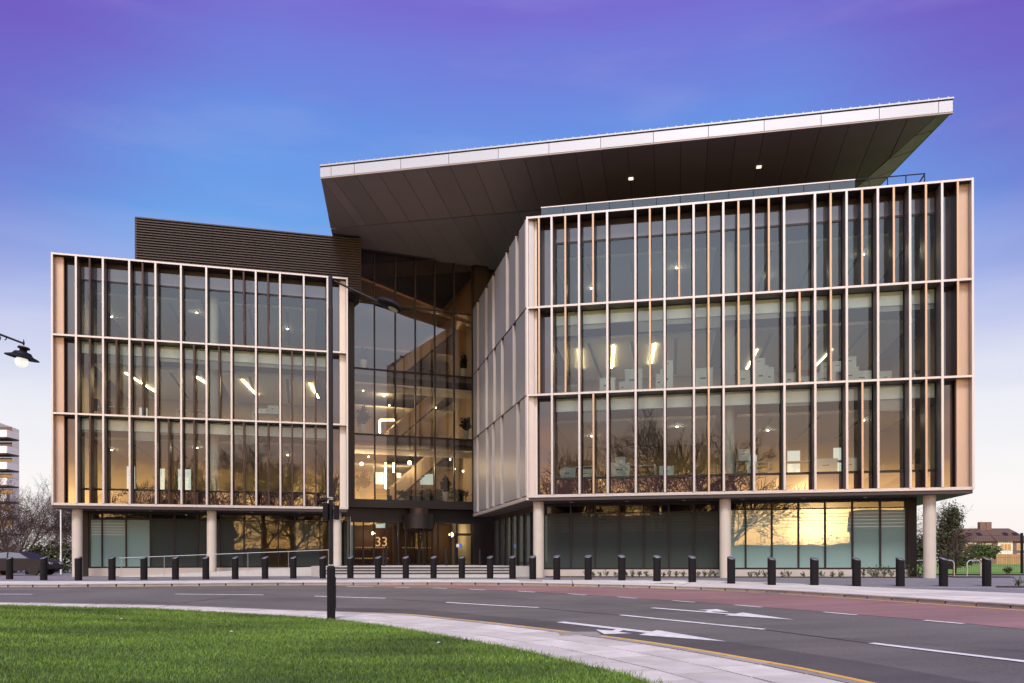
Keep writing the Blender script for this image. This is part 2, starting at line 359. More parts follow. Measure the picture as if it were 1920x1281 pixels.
FK = [(-64, 31), (-34, 30)]+[tuple(ongr(x, y, lambda a, b: Gz(a, b)-.07))[:2] for x, y in
      [(0, 1101), (200, 1100), (500, 1097.5), (810, 1096.5), (1000, 1098), (1100, 1100), (1250, 1103.5), (1400, 1109), (1600, 1121), (1850, 1138)]]+[(11.6, 10), (12.3, 0), (12.3, -42)]
LE = [(-62, 23.4), (-32, 21.4)]+[tuple(ongr(x, y, lambda a, b: Zl(a)))[:2] for x, y in
      [(0, 1135), (300, 1142.5), (621, 1162), (900, 1205), (1100, 1248), (1220, 1281)]]+[(2.3, 4.2), (2.7, -3), (2.7, -42)]
nk, fk, le = resample(NK, .9), resample(FK, .9), resample(LE, .5)
def normals(p, side):
    t = np.gradient(p, axis=0); t /= np.linalg.norm(t, axis=1)[:, None]
    return np.c_[-t[:, 1], t[:, 0]]*side
nn_, fn_ = normals(nk, -1), normals(fk, 1)            # pointing away from the road
def dist(p, x, y): return float(np.min(np.hypot(p[:, 0]-x, p[:, 1]-y)))
nkf, fkf = resample(NK, .12), resample(FK, .12)
def zroad(x, y):
    a, b = dist(nkf, x, y), dist(fkf, x, y); w = a/(a+b+1e-6)
    return Zn(x)*(1-w)+(Gz(x, y)-.07)*w
def inlawn(x, y):
    i = int(np.argmin(np.hypot(le[:, 0]-x, le[:, 1]-y))); t = le[min(i+1, len(le)-1)]-le[max(i-1, 0)]
    return (x-le[i, 0])*t[1]-(y-le[i, 1])*t[0]        # > 0 on the lawn side (times |t|)
def ruled(a, b, nseg, zf, name, mat, dz=0., kind='structure', parent=None):
    mb = MB(); n = len(a)
    for i in range(n):
        for j in range(nseg+1):
            t = j/nseg; x, y = a[i]*(1-t)+b[i]*t; mb.v.append((x, y, zf(x, y)+dz))
    w = nseg+1
    for i in range(n-1):
        for j in range(nseg): mb.f.append((i*w+j, (i+1)*w+j, (i+1)*w+j+1, i*w+j+1))
    o = mb.build(name, mat, parent, smooth=True)
    bpy_flip_up(o)
    if parent is None: tag(o, kind=kind)
    return o
def bpy_flip_up(o):
    me = o.data
    if sum(p.normal.z*p.area for p in me.polygons) < 0: me.flip_normals()

g = MB(); ring = [40, 90, 200, 500, 1200, 3000]; 
g.v.append((0, 30, -1.1))
for r_ in ring:
    for i in range(48): a = 2*math.pi*i/48; g.v.append((r_*math.cos(a), 30+r_*math.sin(a), -1.1))
for i in range(48): g.f.append((0, 1+i, 1+(i+1) % 48))
for k in range(len(ring)-1):
    for i in range(48): g.f.append((1+k*48+i, 1+(k+1)*48+i, 1+(k+1)*48+(i+1) % 48, 1+k*48+(i+1) % 48))
tag(g.build('ground', M['earth']), kind='structure')
m_ = min(len(nk), len(fk)); ua = np.linspace(0, 1, 170)
def samp(p, u): s = np.linspace(0, 1, len(p)); return np.c_[np.interp(u, s, p[:, 0]), np.interp(u, s, p[:, 1])]
road = ruled(samp(nkf, ua), samp(fkf, ua), 16, zroad, 'road', M['asphalt'])
i0 = int(np.argmax(fk[:, 0] > 1.0)); i1 = int(np.argmax((fk[:, 1] < 12)&(fk[:, 0] > 0)))
th = np.array([math.pi/2*(1-min(1, max(0, (i-i0)/(i1-i0)))) for i in range(len(fk))])
fore = ruled(fk, fk+np.c_[np.cos(th), np.sin(th)]*60, 40, Gz, 'forecourt_paving', M['pave'], -.012)
# lawn
u_ = np.linspace(0, 1, 150); le_s = samp(le, u_)
outer = np.array([(-62., y) for y in np.linspace(23.3, -42, 90)]+[(x, -42.) for x in np.linspace(-62, 2.6, 60)])
lawn = ruled(le_s, outer, 26, lambda x, y: Zl(x), 'lawn', M['grassbase'])

# near pavement: bed, flags and kerb stones one by one
npv = ruled(nk, nk+nn_*4.6, 6, lambda x, y: Zn(x), 'near_pavement', M['mortar'], .004)
def flag_box(p00, p10, p11, p01, zf, top, thick):
    c = (p00+p10+p11+p01)/4
    q = [c+(p-c)*(1-.026/np.linalg.norm(p-c)) for p in (p00, p10, p11, p01)]
    return MB().hexa([(a[0], a[1], zf(*a)+top-thick) for a in q]+[(a[0], a[1], zf(*a)+top) for a in q])
zn2 = lambda x, y: Zn(x)
for i in range(len(nk)-1):
    mid = nk[i]
    if not (-19 < mid[0] < 7 and 2 < mid[1] < 26): continue
    flag_box(nk[i], nk[i+1], nk[i+1]+nn_[i+1]*.16, nk[i]+nn_[i]*.16, zn2, .030, .12).build('kerb_stone', M['kerb'], npv)
    for r_ in range(6):
        d0, d1 = .17+.72*r_, .17+.72*(r_+1)
        sh = .45 if r_ % 2 else 0
        A, B = nk[i]+nn_[i]*d0, nk[i+1]+nn_[i+1]*d0
        if inlawn(*((A+B)/2)) > 1.4 : continue
        def pt(k, f, d):
            a = nk[k]*(1-f)+nk[min(k+1, len(nk)-1)]*f; b = nn_[k]*(1-f)+nn_[min(k+1, len(nk)-1)]*f; return a+b*d
        f_ = .5 if r_ % 2 else 0.
        flag_box(pt(i, f_, d0), pt(i+1, f_, d0), pt(i+1, f_, d1), pt(i, f_, d1), zn2, .024+random.uniform(-.003, .003), .06).build('paving_flag', M['flag'], npv)
# far pavement
fpv = ruled(fk, fk+fn_*5.0, 5, Gz, 'far_pavement', M['mortar'], -.004)
for i in range(len(fk)-1):
    if not (-27 < fk[i][0] < 16 and 4 < fk[i][1] < 36): continue
    flag_box(fk[i], fk[i+1], fk[i+1]+fn_[i+1]*.28, fk[i]+fn_[i]*.28, Gz, .018, .16).build('kerb_stone', M['kerb'], fpv)
    if i % 2: continue
    j = min(i+2, len(fk)-1)
    for r_ in range(4):
        d0, d1 = .29+1.15*r_, .29+1.15*(r_+1)
        flag_box(fk[i]+fn_[i]*d0, fk[j]+fn_[j]*d0, fk[j]+fn_[j]*d1, fk[i]+fn_[i]*d1, Gz, .012+random.uniform(-.002, .002), .05).build('paving_flag', M['flag'], fpv)
# road markings
rz = lambda x, y: zroad(x, y)
def rp(px, py): p = ongr(px, py, rz); return np.array((p.x, p.y))
def stripe(p, q, w, name, mat, dz=.010, seg=None):
    p, q = np.array(p), np.array(q); d = q-p; ln = np.linalg.norm(d); d /= ln; n = np.array((-d[1], d[0]))*w/2
    k = max(1, int(ln/.5)); mb = MB()
    for i in range(k+1):
        c = p+d*ln*i/k
        for s in (-1, 1): a = c+n*s; mb.v.append((a[0], a[1], zroad(*a)+dz))
    for i in range(k): mb.f.append((2*i, 2*i+1, 2*i+3, 2*i+2))
    o = mb.build(name, mat, road); bpy_flip_up(o); return o
for a, b in [((650, 1100), (700, 1101)), ((741, 1101.8), (768, 1102.3)), ((812, 1103.3), (838, 1104)), ((880, 1105.5), (910, 1107)), ((971, 1109), (1003, 1111)),
             ((1065, 1114), (1099, 1116.5)), ((1158, 1120), (1194, 1122.5)), ((1262, 1127), (1302, 1130)), ((1378, 1135), (1428, 1139.5)), ((1545, 1148.5), (1606, 1154)), ((1733, 1164), (1806, 1170.5))]:
    stripe(rp(*a), rp(*b), .11, 'lane_dash', M['paint'])
for a, b in [((-60, 1114.5), (60, 1115)), ((329, 1114.6), (494, 1116)), ((590, 1118.5), (723, 1122.3)), ((837, 1130), (1010, 1140)), ((1164, 1154), (1433, 1181)), ((1634, 1207), (2010, 1252))]:
    stripe(rp(*a), rp(*b), .13, 'centre_line_dash', M['paint'])
def poly_mark(pix, name='arrow_marking'):
    ps = [rp(*p) for p in pix]; mb = MB(); mb.add([(p[0], p[1], zroad(*p)+.010) for p in ps], [tuple(range(len(ps)))])
    o = mb.build(name, M['paint'], road); bpy_flip_up(o)
stripe(rp(1223, 1140.5), rp(1375, 1152.5), .17, 'arrow_marking', M['paint'])
poly_mark([(1358, 1154.5), (1393, 1149.5), (1489, 1163)])
poly_mark([(1306, 1144.6), (1345, 1143.0), (1367, 1148.3), (1338, 1147.5), (1327, 1149), (1318, 1148.4), (1328, 1145.6)])
stripe(rp(1050, 1167), rp(1222, 1187), .19, 'arrow_marking', M['paint'])
poly_mark([(1198, 1191.5), (1232, 1182.5), (1362, 1204)])
poly_mark([(1117, 1181.5), (1148, 1183.5), (1158, 1179.5), (1172, 1181.2), (1160, 1186), (1184, 1188.5), (1133, 1190)])
for a, b in (((1433, 1181), (1634, 1207)), ((1010, 1140), (1164, 1154)), ((723, 1122.3), (837, 1130)), ((494, 1116), (590, 1118.5))): stripe(rp(*a), rp(*b), .035, 'surface_joint', M['riser'], .006)
for px, py in ((1238, 1094.5), (995, 1090)):
    q = ongr(px, py, Gz); MB().box(q.x-.45, q.x+.45, q.y-.3, q.y+.3, q.z+.013, q.z+.02).build('inspection_cover', M['rust'], fpv)
q = ongr(1086, 1188, lambda a, b: Zn(a)+.03); MB().box(q.x-.35, q.x+.35, q.y-.3, q.y+.3, q.z-.01, q.z+.006).build('inspection_cover', M['kerb'], npv)
# red lane beside the far kerb, yellow lines along both kerbs
dash = np.array([rp(*p) for p in [(560, 1098.6), (675, 1100.5), (755, 1102), (825, 1103.7), (895, 1106.2), (987, 1110), (1082, 1115.3), (1176, 1121.3), (1282, 1128.5), (1403, 1137.3), (1575, 1151.2), (1770, 1167.3), (1920, 1182)]]+[(9.0, 9.), (9.2, 3.)])
dsf = resample(dash, .3)
mb = MB(); k = 0; 
for p in dsf:
    q = fkf[int(np.argmin(np.hypot(fkf[:, 0]-p[0], fkf[:, 1]-p[1])))]; p = p+(q-p)/max(1e-3, np.linalg.norm(q-p))*.10
    for j in range(5):
        t = j/4; c = p*(1-t)+q*t; mb.v.append((c[0], c[1], zroad(*c)+.005))
for i in range(len(dsf)-1):
    for j in range(4): mb.f.append((i*5+j, i*5+j+1, i*5+j+6, i*5+j+5))
o = mb.build('red_cycle_lane', M['red']); bpy_flip_up(o); tag(o, kind='structure')
def along(p, n, off, w, cond, name, dz=.011, mt='yellow'):
    mb = MB(); cnt = 0
    for i in range(len(p)):
        if not cond(p[i]):
            continue
        for d in (off-w/2, off+w/2): a = p[i]-n[i]*d; mb.v.append((a[0], a[1], zroad(*a)+dz))
        cnt += 1
    for i in range(cnt-1): mb.f.append((2*i, 2*i+1, 2*i+3, 2*i+2))
    o = mb.build(name, M[mt], road); bpy_flip_up(o)
nfn, ffn = normals(nkf, -1), normals(fkf, 1)
def crack(pix, w):
    pts = [rp(*p) for p in pix]; fine = []
    for a, b in zip(pts, pts[1:]):
        n = max(2, int(np.linalg.norm(b-a)/.25))
        for k in range(n): fine.append(a+(b-a)*k/n+rng.normal(0, .035, 2))
    fine.append(pts[-1]); mb = MB()
    for i, p in enumerate(fine):
        t = fine[min(i+1, len(fine)-1)]-fine[max(i-1, 0)]; t = t/np.linalg.norm(t); nv = np.array((-t[1], t[0]))*w*rng.uniform(.3, 1)/2
        for q in (p-nv, p+nv): mb.v.append((q[0], q[1], zroad(*q)+.009))
    for i in range(len(fine)-1): mb.f.append((2*i, 2*i+1, 2*i+3, 2*i+2))
    o = mb.build('crack', M['riser'], road); bpy_flip_up(o)
crack([(60, 1118), (100, 1113), (160, 1107)], .05); crack([(340, 1131), (380, 1126), (440, 1119), (520, 1114)], .05); crack([(500, 1122), (560, 1124), (640, 1121)], .04)
crack([(700, 1110), (900, 1119), (1100, 1131), (1300, 1146)], .025); crack([(1500, 1192), (1700, 1206), (1920, 1222)], .02); crack([(1000, 1162), (1150, 1176)], .02)
along(nkf, nfn, .62, .85, lambda p: p[0] > -5 and p[1] > 1, 'dark_edge_strip', .004, 'asphalt_d')
along(nkf, nfn, .12, .09, lambda p: p[0] > -5 and p[1] > 1, 'yellow_edge_line')
along(fkf, ffn, .30, .10, lambda p: p[0] > -14 and p[1] > 4, 'yellow_edge_line')
# grass blades standing on the lawn
nb = 330000
bx = rng.uniform(-21, 4, nb*2); by = 5+16.5*rng.random(nb*2)**1.0
lx = np.interp(by, le[::-1, 1][np.argsort(le[::-1, 1])], le[::-1, 0][np.argsort(le[::-1, 1])])
keep = np.zeros(len(bx), bool); lp = le
idx = np.array([np.argmin(np.hypot(lp[:, 0]-x, lp[:, 1]-y)) for x, y in zip(bx[::1], by[::1])]) if False else None
tn = np.gradient(lp, axis=0)
ch = 20000
for c in range(0, len(bx), ch):
    X, Y = bx[c:c+ch], by[c:c+ch]
    sub = lp[(lp[:, 0] > -26)&(lp[:, 1] > 0)]; st = tn[(lp[:, 0] > -26)&(lp[:, 1] > 0)]
    i = np.argmin((sub[:, 0][None]-X[:, None])**2+(sub[:, 1][None]-Y[:, None])**2, axis=1)
    keep[c:c+ch] = ((X-sub[i, 0])*st[i, 1]-(Y-sub[i, 1])*st[i, 0]) < .0
sgn = 1
if keep[(bx < -6)&(by < 10)].mean() < .5: keep = ~keep
bx, by = bx[keep][:nb], by[keep][:nb]; nb = len(bx)
ssv = np.clip((-bx-3)/11, 0, 1); bz = -.49+.25*ssv*ssv*(3-2*ssv)+.05
ang = rng.random(nb)*2*np.pi; hgt = rng.uniform(.022, .052, nb); wid = rng.uniform(.004, .009, nb); lean = rng.normal(0, .02, (nb, 2))
V = np.zeros((nb, 3, 3)); V[:, 0] = np.c_[bx-np.cos(ang)*wid, by-np.sin(ang)*wid, bz-.005]; V[:, 1] = np.c_[bx+np.cos(ang)*wid, by+np.sin(ang)*wid, bz-.005]
V[:, 2] = np.c_[bx+lean[:, 0], by+lean[:, 1], bz+hgt]
me = bpy.data.meshes.new('grass'); me.vertices.add(nb*3); me.vertices.foreach_set('co', V.reshape(-1))
me.loops.add(nb*3); me.loops.foreach_set('vertex_index', np.arange(nb*3, dtype=np.int32)); me.polygons.add(nb)
me.polygons.foreach_set('loop_start', np.arange(0, nb*3, 3, dtype=np.int32)); me.polygons.foreach_set('loop_total', np.full(nb, 3, np.int32))
me.update(); me.validate(); me.materials.append(M['blade'])
go = bpy.data.objects.new('grass', me); scene.collection.objects.link(go); tag(go, 'short mown green grass covering the foreground lawn', 'grass', kind='stuff')

for i, (px, py) in enumerate(((227, 1161), (433, 1185), (822, 1206))):
    q = ongr(px, py, lambda a, b: Zl(a)+.03); tag(MB().add([(q.x-.03, q.y, q.z), (q.x+.02, q.y-.02, q.z+.015), (q.x+.035, q.y+.015, q.z+.005), (q.x, q.y+.025, q.z+.022)], [(0, 1, 2, 3), (0, 3, 1)]).build('paper_scrap', M['conew'], None, tuple(q)), ['small white scrap on the grass at far left', 'small white scrap in the middle of the lawn', 'pale dead leaf near the lawn edge by the lamp'][i], 'litter')
# ragged tufts hanging over the lawn edge
tf = MB(); sel = le[(le[:, 0] > -20)&(le[:, 1] > 4)]
for p_ in np.repeat(sel, 90, axis=0):
    x, y = p_[0]+rng.normal(0, .10), p_[1]+rng.normal(0, .10); z = Zl(x)-.03; a = rng.random()*6.28; w = .006; h = rng.uniform(.03, .085)
    tf.add([(x-math.cos(a)*w, y-math.sin(a)*w, z), (x+math.cos(a)*w, y+math.sin(a)*w, z), (x+rng.normal(0, .035), y+rng.normal(0, .035), z+h)], [(0, 1, 2)])
tag(tf.build('edge_grass', M['blade']), 'longer ragged grass along the curved lawn edge', 'grass', kind='stuff')
mb = MB(); ln2 = [ongr(x, y, Gz) for x, y in ((1340, 1100), (1450, 1100.3), (1560, 1100.8), (1680, 1101.2), (1830, 1101.8), (1960, 1104))]
for q in ln2: mb.v += [(q.x-.05, q.y-.06, q.z-.004), (q.x+.05, q.y+.06, q.z-.004)]
for i in range(len(ln2)-1): mb.f.append((2*i, 2*i+2, 2*i+3, 2*i+1))
o = mb.build('channel_strip', M['conew'], fore); bpy_flip_up(o)
# park lawn far right, path and planting beds
tag(MB().quad((21.5, 43, .10), (260, 43, .10), (420, 330, .10), (45, 330, .10)).build('park_lawn', M['field']), kind='structure')
tag(MB().quad((40, 98, .11), (260, 98, .11), (260, 104, .11), (40, 104, .11)).build('park_path', M['asphalt']), kind='structure')

# ================================================================== the office building
OB = empty('office_building', (0, 45, 0), label='four-storey glass office building with vertical metal fins and a sweeping roof canopy', cat='building')
class Fr:                               # facade frame: u along, n outward, z up
    def __init__(s, P, Q):
        s.P = Vector((P[0], P[1], 0)); d = Vector((Q[0]-P[0], Q[1]-P[1], 0)); s.L = d.length; s.u = d/s.L
        s.n = Vector((s.u.y, -s.u.x, 0))
    def p(s, u, d, z): v = s.P+s.u*u+s.n*d; return (v.x, v.y, z)
    def hit(s, px, d=0.):               # u where the photo column px crosses the plane at offset d
        k = (px-960)/FPX; o = s.P+s.n*d
        # (o.x+u*ux) = k*(o.y+u*uy)
        return (k*o.y-o.x)/(s.u.x-k*s.u.y)
    def box(s, mb, u0, u1, d0, d1, z0, z1):
        return mb.hexa([s.p(u0, d1, z0), s.p(u1, d1, z0), s.p(u1, d0, z0), s.p(u0, d0, z0), s.p(u0, d1, z1), s.p(u1, d1, z1), s.p(u1, d0, z1), s.p(u0, d0, z1)])
def fb(F, *a): return F.box(MB(), *a)
L0, L1 = (-24.55, 42.65), (-9.53, 46.6); C1, R1 = (.717, 38.42), (20.0, 34.58)
A0, A1 = (-10.15, 51.0), (-2.64, 53.9); S1 = (-2.52, 52.3)
FL, FRt, FS, FA = Fr(L0, L1), Fr(C1, R1), Fr(S1, C1), Fr(A0, A1)
LV = [3.97, 8.81, 13.01, 17.33]; FD = .8
FLOOR = [4.85, 8.95, 13.12]; RAFT = [7.85, 12.02, 16.1]
left_s = {2: [0, 2, 6, 7], 1: [0, 1, 2, 4, 5, 8, 9], 0: [0, 3, 4, 6, 7, 8, 9]}
right_s = {2: [-1, 0, 1, 3, 4, 5, 6, 7, 9, 10, 11, 12], 1: [-1, 0, 3, 5, 6, 8, 9, 12], 0: [1, 5, 10, 12]}
left_P = [143.4, 194, 243.4, 292.5, 340.3, 387.8, 434.7, 480.6, 526, 570.6, 615]
right_P = [1035.5, 1086.8, 1139.7, 1192.5, 1247.2, 1301.9, 1357.6, 1414.6, 1471.6, 1529.4, 1588.8, 1647.4, 1707.8, 1768]
def wing(F, cols, secs, sec_mat, ea, eb):
    us = [F.hit(p) for p in cols]
    fac = F.box(MB(), .02, F.L-.02, -FD, -.02, LV[0]-.085, LV[0]+.045)                    # bottom ledge carries the facade
    fac = fac.build('glass_facade', M['fin'], OB)
    for k, z in enumerate(LV[1:]):
        lg = fb(F, 0, F.L, -.05, 0, z-.055, z+.04).build('ledge', M['fin'], fac)
        fb(F, .01, F.L-.01, -FD-.02, -.05, z-.052, z+.037).build('ledge_web', M['fin_shade'], fac)  # darker body paints in the shade under the ledge
    for u in (.045, F.L-.045):
        fb(F, u-.045, u+.045, -FD, .005, LV[0]-.06, LV[3]+.05).build('fin', M['fin'], fac)
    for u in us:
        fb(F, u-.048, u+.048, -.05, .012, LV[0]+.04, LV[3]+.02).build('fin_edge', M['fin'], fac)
        fb(F, u-.045, u+.045, -FD+.01, -.05, LV[0]+.04, LV[3]+.02).build('fin', M['fin_shade'], fac)  # darker body paints in the shade on the fin sides
    ext = [0]+us+[F.L]
    for st in range(3):
        z0, z1 = LV[st]+.048, LV[st+1]-.068
        for b in range(len(ext)-1):
            a, c = ext[b], ext[b+1]; end = b in (0, len(ext)-2); mid = (a+c)/2; bay = b-1
            if bay in secs[st] or (bay == len(us)-1 and sec_mat == 'fin_tan' and st > 0):
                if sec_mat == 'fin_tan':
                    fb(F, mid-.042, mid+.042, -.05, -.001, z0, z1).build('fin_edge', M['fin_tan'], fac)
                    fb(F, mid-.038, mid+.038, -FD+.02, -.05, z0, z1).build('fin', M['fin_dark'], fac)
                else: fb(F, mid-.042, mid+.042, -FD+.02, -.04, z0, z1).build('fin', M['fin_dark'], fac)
            g0 = -FD+.03
            if end:                                              # closed end bay: pale reveal panel and dark panel
                w = ea if b == 0 else eb
                if b == 0: x0, x1, y0, y1 = a+.10, a+.10+w, a+.10+w, c
                else: x0, x1, y0, y1 = c-.10-w, c-.10, a, c-.10-w
                fb(F, x0, x1, -.55, -.34, z0-.02, z1+.04).build('end_panel', M['endpanel' if (b == 0) == (F.P.x > -5) else 'copper'], fac)
                fb(F, y0, y1, g0-.03, g0+.01, z0-.06, z1+.1).build('spandrel_pane', M['spandrel'], fac)
                fb(F, min(x0, a), max(x1, c), g0-.12, g0-.05, z0-.06, z1+.1).build('backing_panel', M['dark'], fac)
                continue
            parts = [(a, c)]
            for (p0, p1) in parts:
                p0 += .02; p1 -= .02
                if st == 0: segs = [(z0-.1, FLOOR[0]-.06, 'spandrel_pane', 'spandrel'), (FLOOR[0]+.03, z1+.1, 'pane', 'pane')]
                elif st == 1: segs = [(z0-.1, z1+.1, 'pane', 'pane')]
                else: segs = [(z0-.1, 16.22, 'pane', 'pane'), (16.30, 16.98, 'spandrel_pane', 'spandrel_g'), (16.98, z1+.1, 'head_shade', 'dark')]  # dark top strip stands for the shade under the roof ledge
                for (s0, s1, nm, mt) in segs:
                    J = lambda: g0+random.uniform(-.005, .005); mb = MB(); mb.quad(F.p(p0, J(), s0), F.p(p1, J(), s0), F.p(p1, J(), s1), F.p(p0, J(), s1))
                    F.box(mb, p0, p1, g0-.05, g0-.03, s0, s1) if mt != 'pane' else None
                    mb.build(nm, M[mt], fac)
            fr = MB()
            for uu in (a, c): F.box(fr, uu-.085, uu+.085, g0-.08, g0+.03, z0-.1, z1+.1)  # frames widened so their dark colour adds the shade beside the fins
            if st == 0: F.box(fr, a, c, g0-.07, g0+.025, FLOOR[0]-.07, FLOOR[0]+.04)
            if st == 2: F.box(fr, a, c, g0-.07, g0+.025, 16.21, 16.31)
            fr.build('window_frame', M['dark'], fac)
            if st < 2:
                bl = fb(F, a+.06, c-.06, g0-.22, g0-.06, z1-.64, z1-.02).build('blind_box', M['blind'], fac)
                if random.random() < (.25 if st == 0 else .85):
                    dr = random.choice([.2, .22, .22, .5]) if st else random.choice([.12, .5])
                    fb(F, a+.06, c-.06, g0-.20, g0-.185, z1-.64-dr, z1-.645).build('roller_blind', M['blindg'], bl)
    return fac, us
facL, usL = wing(FL, left_P, left_s, 'fin_dark', .42, .36)
facR, usR = wing(FRt, right_P, right_s, 'fin_tan', .36, .50)

# structure of the two wings: slabs, ceilings, back walls with windows, columns
def clip_u(F, d, side):
    if F is FRt and side == 0:
        # crossing with the splayed side wall (inset .6)
        n = FS.n*-1; o = FS.P+n*.6; q = F.P+F.n*d
        # solve q+u*F.u on line o + s*FS.u
        den = F.u.x*FS.u.y-F.u.y*FS.u.x
        w = o-q; return (w.x*FS.u.y-w.y*FS.u.x)/den
    return .15 if side == 0 else F.L-.15
def wpoly(F, d0, d1, e=0.):
    return [F.p(clip_u(F, d0, 0)+e, d0, 0)[:2], F.p(clip_u(F, d0, 1)-e, d0, 0)[:2], F.p(clip_u(F, d1, 1)-e, d1, 0)[:2], F.p(clip_u(F, d1, 0)+e, d1, 0)[:2]]
DEEP = -12.5
def interior(F, wins, cols, nraft):
    for st in range(3):
        fl = FLOOR[st]; top = (LV[st+1] if st < 2 else 17.2)
        MB().prism(wpoly(F, -FD-.1, DEEP), fl-.28 if st else LV[0]+.01, fl).build('floor_slab', M['carpet'], OB)
        MB().prism(wpoly(F, -FD-.1, DEEP), top-.42 if st < 2 else 16.95, top-.35 if st < 2 else 17.26).build('ceiling', M['void'], OB)
        r0, r1 = clip_u(F, -2.4, 0)+.9, F.L-1.2; seg = (r1-r0)/nraft
        for k in range(nraft):
            a, c = r0+seg*k+.5, r0+seg*(k+1)-.5
            rf = fb(F, a, c, -11.6, -2.5, RAFT[st]-.02, RAFT[st]+.11).build('ceiling_raft', M['raft'], OB)
            for j in range(1, int((c-a)/2.2)+1):
                uu = a+j*2.2-.6
                if uu < c-.3: fb(F, uu, uu+.16, -11, -3.2, RAFT[st]-.027, RAFT[st]-.022).build('ceiling_slot', M['slot'], rf)
        # back wall as piers between windows
        z0, z1 = fl, (top-.36 if st < 2 else 17.262); u0, u1 = clip_u(F, DEEP, 0), F.L-.15
        xs = u0; bw = MB()
        for (a, c, lo, hi) in sorted(wins.get(st, [])):
            F.box(bw, xs, a, DEEP-.2, DEEP, z0, z1); F.box(bw, a, c, DEEP-.2, DEEP, z0, z0+lo); F.box(bw, a, c, DEEP-.2, DEEP, z0+hi, z1); xs = c
        F.box(bw, xs, u1, DEEP-.2, DEEP, z0, z1); w = bw.build('back_wall', M['wall_in'], OB)
        for (a, c, lo, hi) in wins.get(st, []):
            fb(F, a, c, DEEP-.12, DEEP-.10, z0+lo, z0+hi).build('pane', M['clear'], w)
            fb(F, a-.04, a+.04, DEEP-.16, DEEP+.04, z0+lo, z0+hi).build('window_frame', M['wall_white'], w)
        for u in cols:
            MB().lathe([(.26, fl), (.26, top-.42)], F.p(u, -2.1, 0), 20).build('interior_column', M['colw'], OB, smooth=False)
    MB().prism(wpoly(F, -.02, DEEP-.2, -.1), 17.27, 17.36).build('roof_slab', M['under'], OB)
interior(FL, {0: [(1.2, 1.8, .3, 2.6), (3.2, 3.7, .9, 2.5), (4.5, 5.4, .9, 2.5)], 1: [(2.0, 2.6, .3, 2.6), (5.6, 6.2, .6, 2.0)], 2: [(2.2, 2.8, .3, 1.9)]},
         [FL.hit(402, -2.1)], 2)
u_ = FRt.hit
interior(FRt, {0: [(16.2, 16.8, .3, 2.7), (13.6, 14.4, .3, 2.6), (11.4, 11.9, .3, 2.4)], 1: [(16.4, 17.0, .3, 2.5), (14.0, 14.5, .3, 2.4), (11.8, 12.3, .3, 2.2)], 2: [(16.6, 17.1, .3, 2.6), (14.3, 14.9, .3, 2.3), (12.1, 12.5, .2, 1.7)]},
         [FRt.hit(1367, -2.1)], 2)
for F, u, nm in ((FL, .15, 'l'), (FL, FL.L-.15, 'l'), (FRt, FRt.L-.15, 'r')):
    w = MB(); s = 1 if u > 1 else -1
    F.box(w, u-.1 if s > 0 else u-.1, u+.1, DEEP-.2, -FD-.06, LV[0]-.05, LV[3]-.02); w.build('end_wall', M['wall_in'], OB)
    fb(F, u+s*.11 if s > 0 else u-.14, u+.14 if s > 0 else u-.11, DEEP-.2, -.13, LV[0]-.05, LV[3]+.03).build('end_cladding', M['panel'], OB)
# underside of the wings
for F in (FL, FRt):
    P = [F.p(.05, -.06, 0)[:2], F.p(F.L-.05, -.06, 0)[:2], F.p(F.L-.05, DEEP-.2, 0)[:2], F.p(.05 if F is FL else clip_u(F, DEEP, 0)-.6, DEEP-.2, 0)[:2]]
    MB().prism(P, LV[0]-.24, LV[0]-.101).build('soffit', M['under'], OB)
    for u in np.arange(2.0, F.L-1, 2.7):
        c = F.p(u, -1.2, LV[0]-.27); o = MB().lathe([(.10, 0), (.10, .028)], c, 12).build('downlight', M['metal'], OB)

# splayed side wall of the glazed wing: storey-high boxes with lit near ends
near = {2: [985.5, 968.7, 950.6, 925, 911.8, 896], 1: [985.5, 963, 941, 926.6, 912, 896], 0: [985.5, 970, 940, 924, 912.7, 895]}
sw = fb(FS, .1, FS.L-.3, -.60, -.42, LV[0]-.05, LV[3]).build('side_facade', M['dark'], OB)
fb(FS, 0, FS.L-.02, -.45, .02, LV[0]-.2, LV[0]-.03).build('ledge', M['fin'], sw)
for st in range(3):
    z0, z1 = LV[st]+.03, LV[st+1]-.05; e = [FS.hit(p) for p in near[st]]
    for k, p in enumerate(e):
        far = (e[k+1]+.62) if k+1 < len(e) else .05
        if k == 0: p = FS.L-.16
        fb(FS, far, p-.03, -.40, 0, z0, z1).build('cladding_panel', M['panel'], sw)
        fb(FS, p-.03, p+.05, -.42, .03, z0, z1).build('fin', M['fin'], sw)
        if k and (k+st) % 2: fb(FS, p+.1, p+.55, -.40, -.37, z0+.1, z1-.15).build('pane', M['spandrel_g'], sw)
    fb(FS, .02, FS.L-.02, -.38, .012, LV[st+1]-.045, LV[st+1]+.02).build('joint_rail', M['dark'], sw)

# round concrete columns under the wings
for px, F, zb, d in ((145, FL, .05, -.75), (397, FL, .05, -.75), (632, FL, .3, -.75), (1010, FRt, .0, -.65), (1360, FRt, .0, -.75), (1743, FRt, -.02, -.75)):
    c = F.p(F.hit(px, d), d, 0)
    MB().lathe([(.26, zb-.1), (.26, LV[0]-.242)], c, 28).build('column', M['conc'], OB, smooth=False)

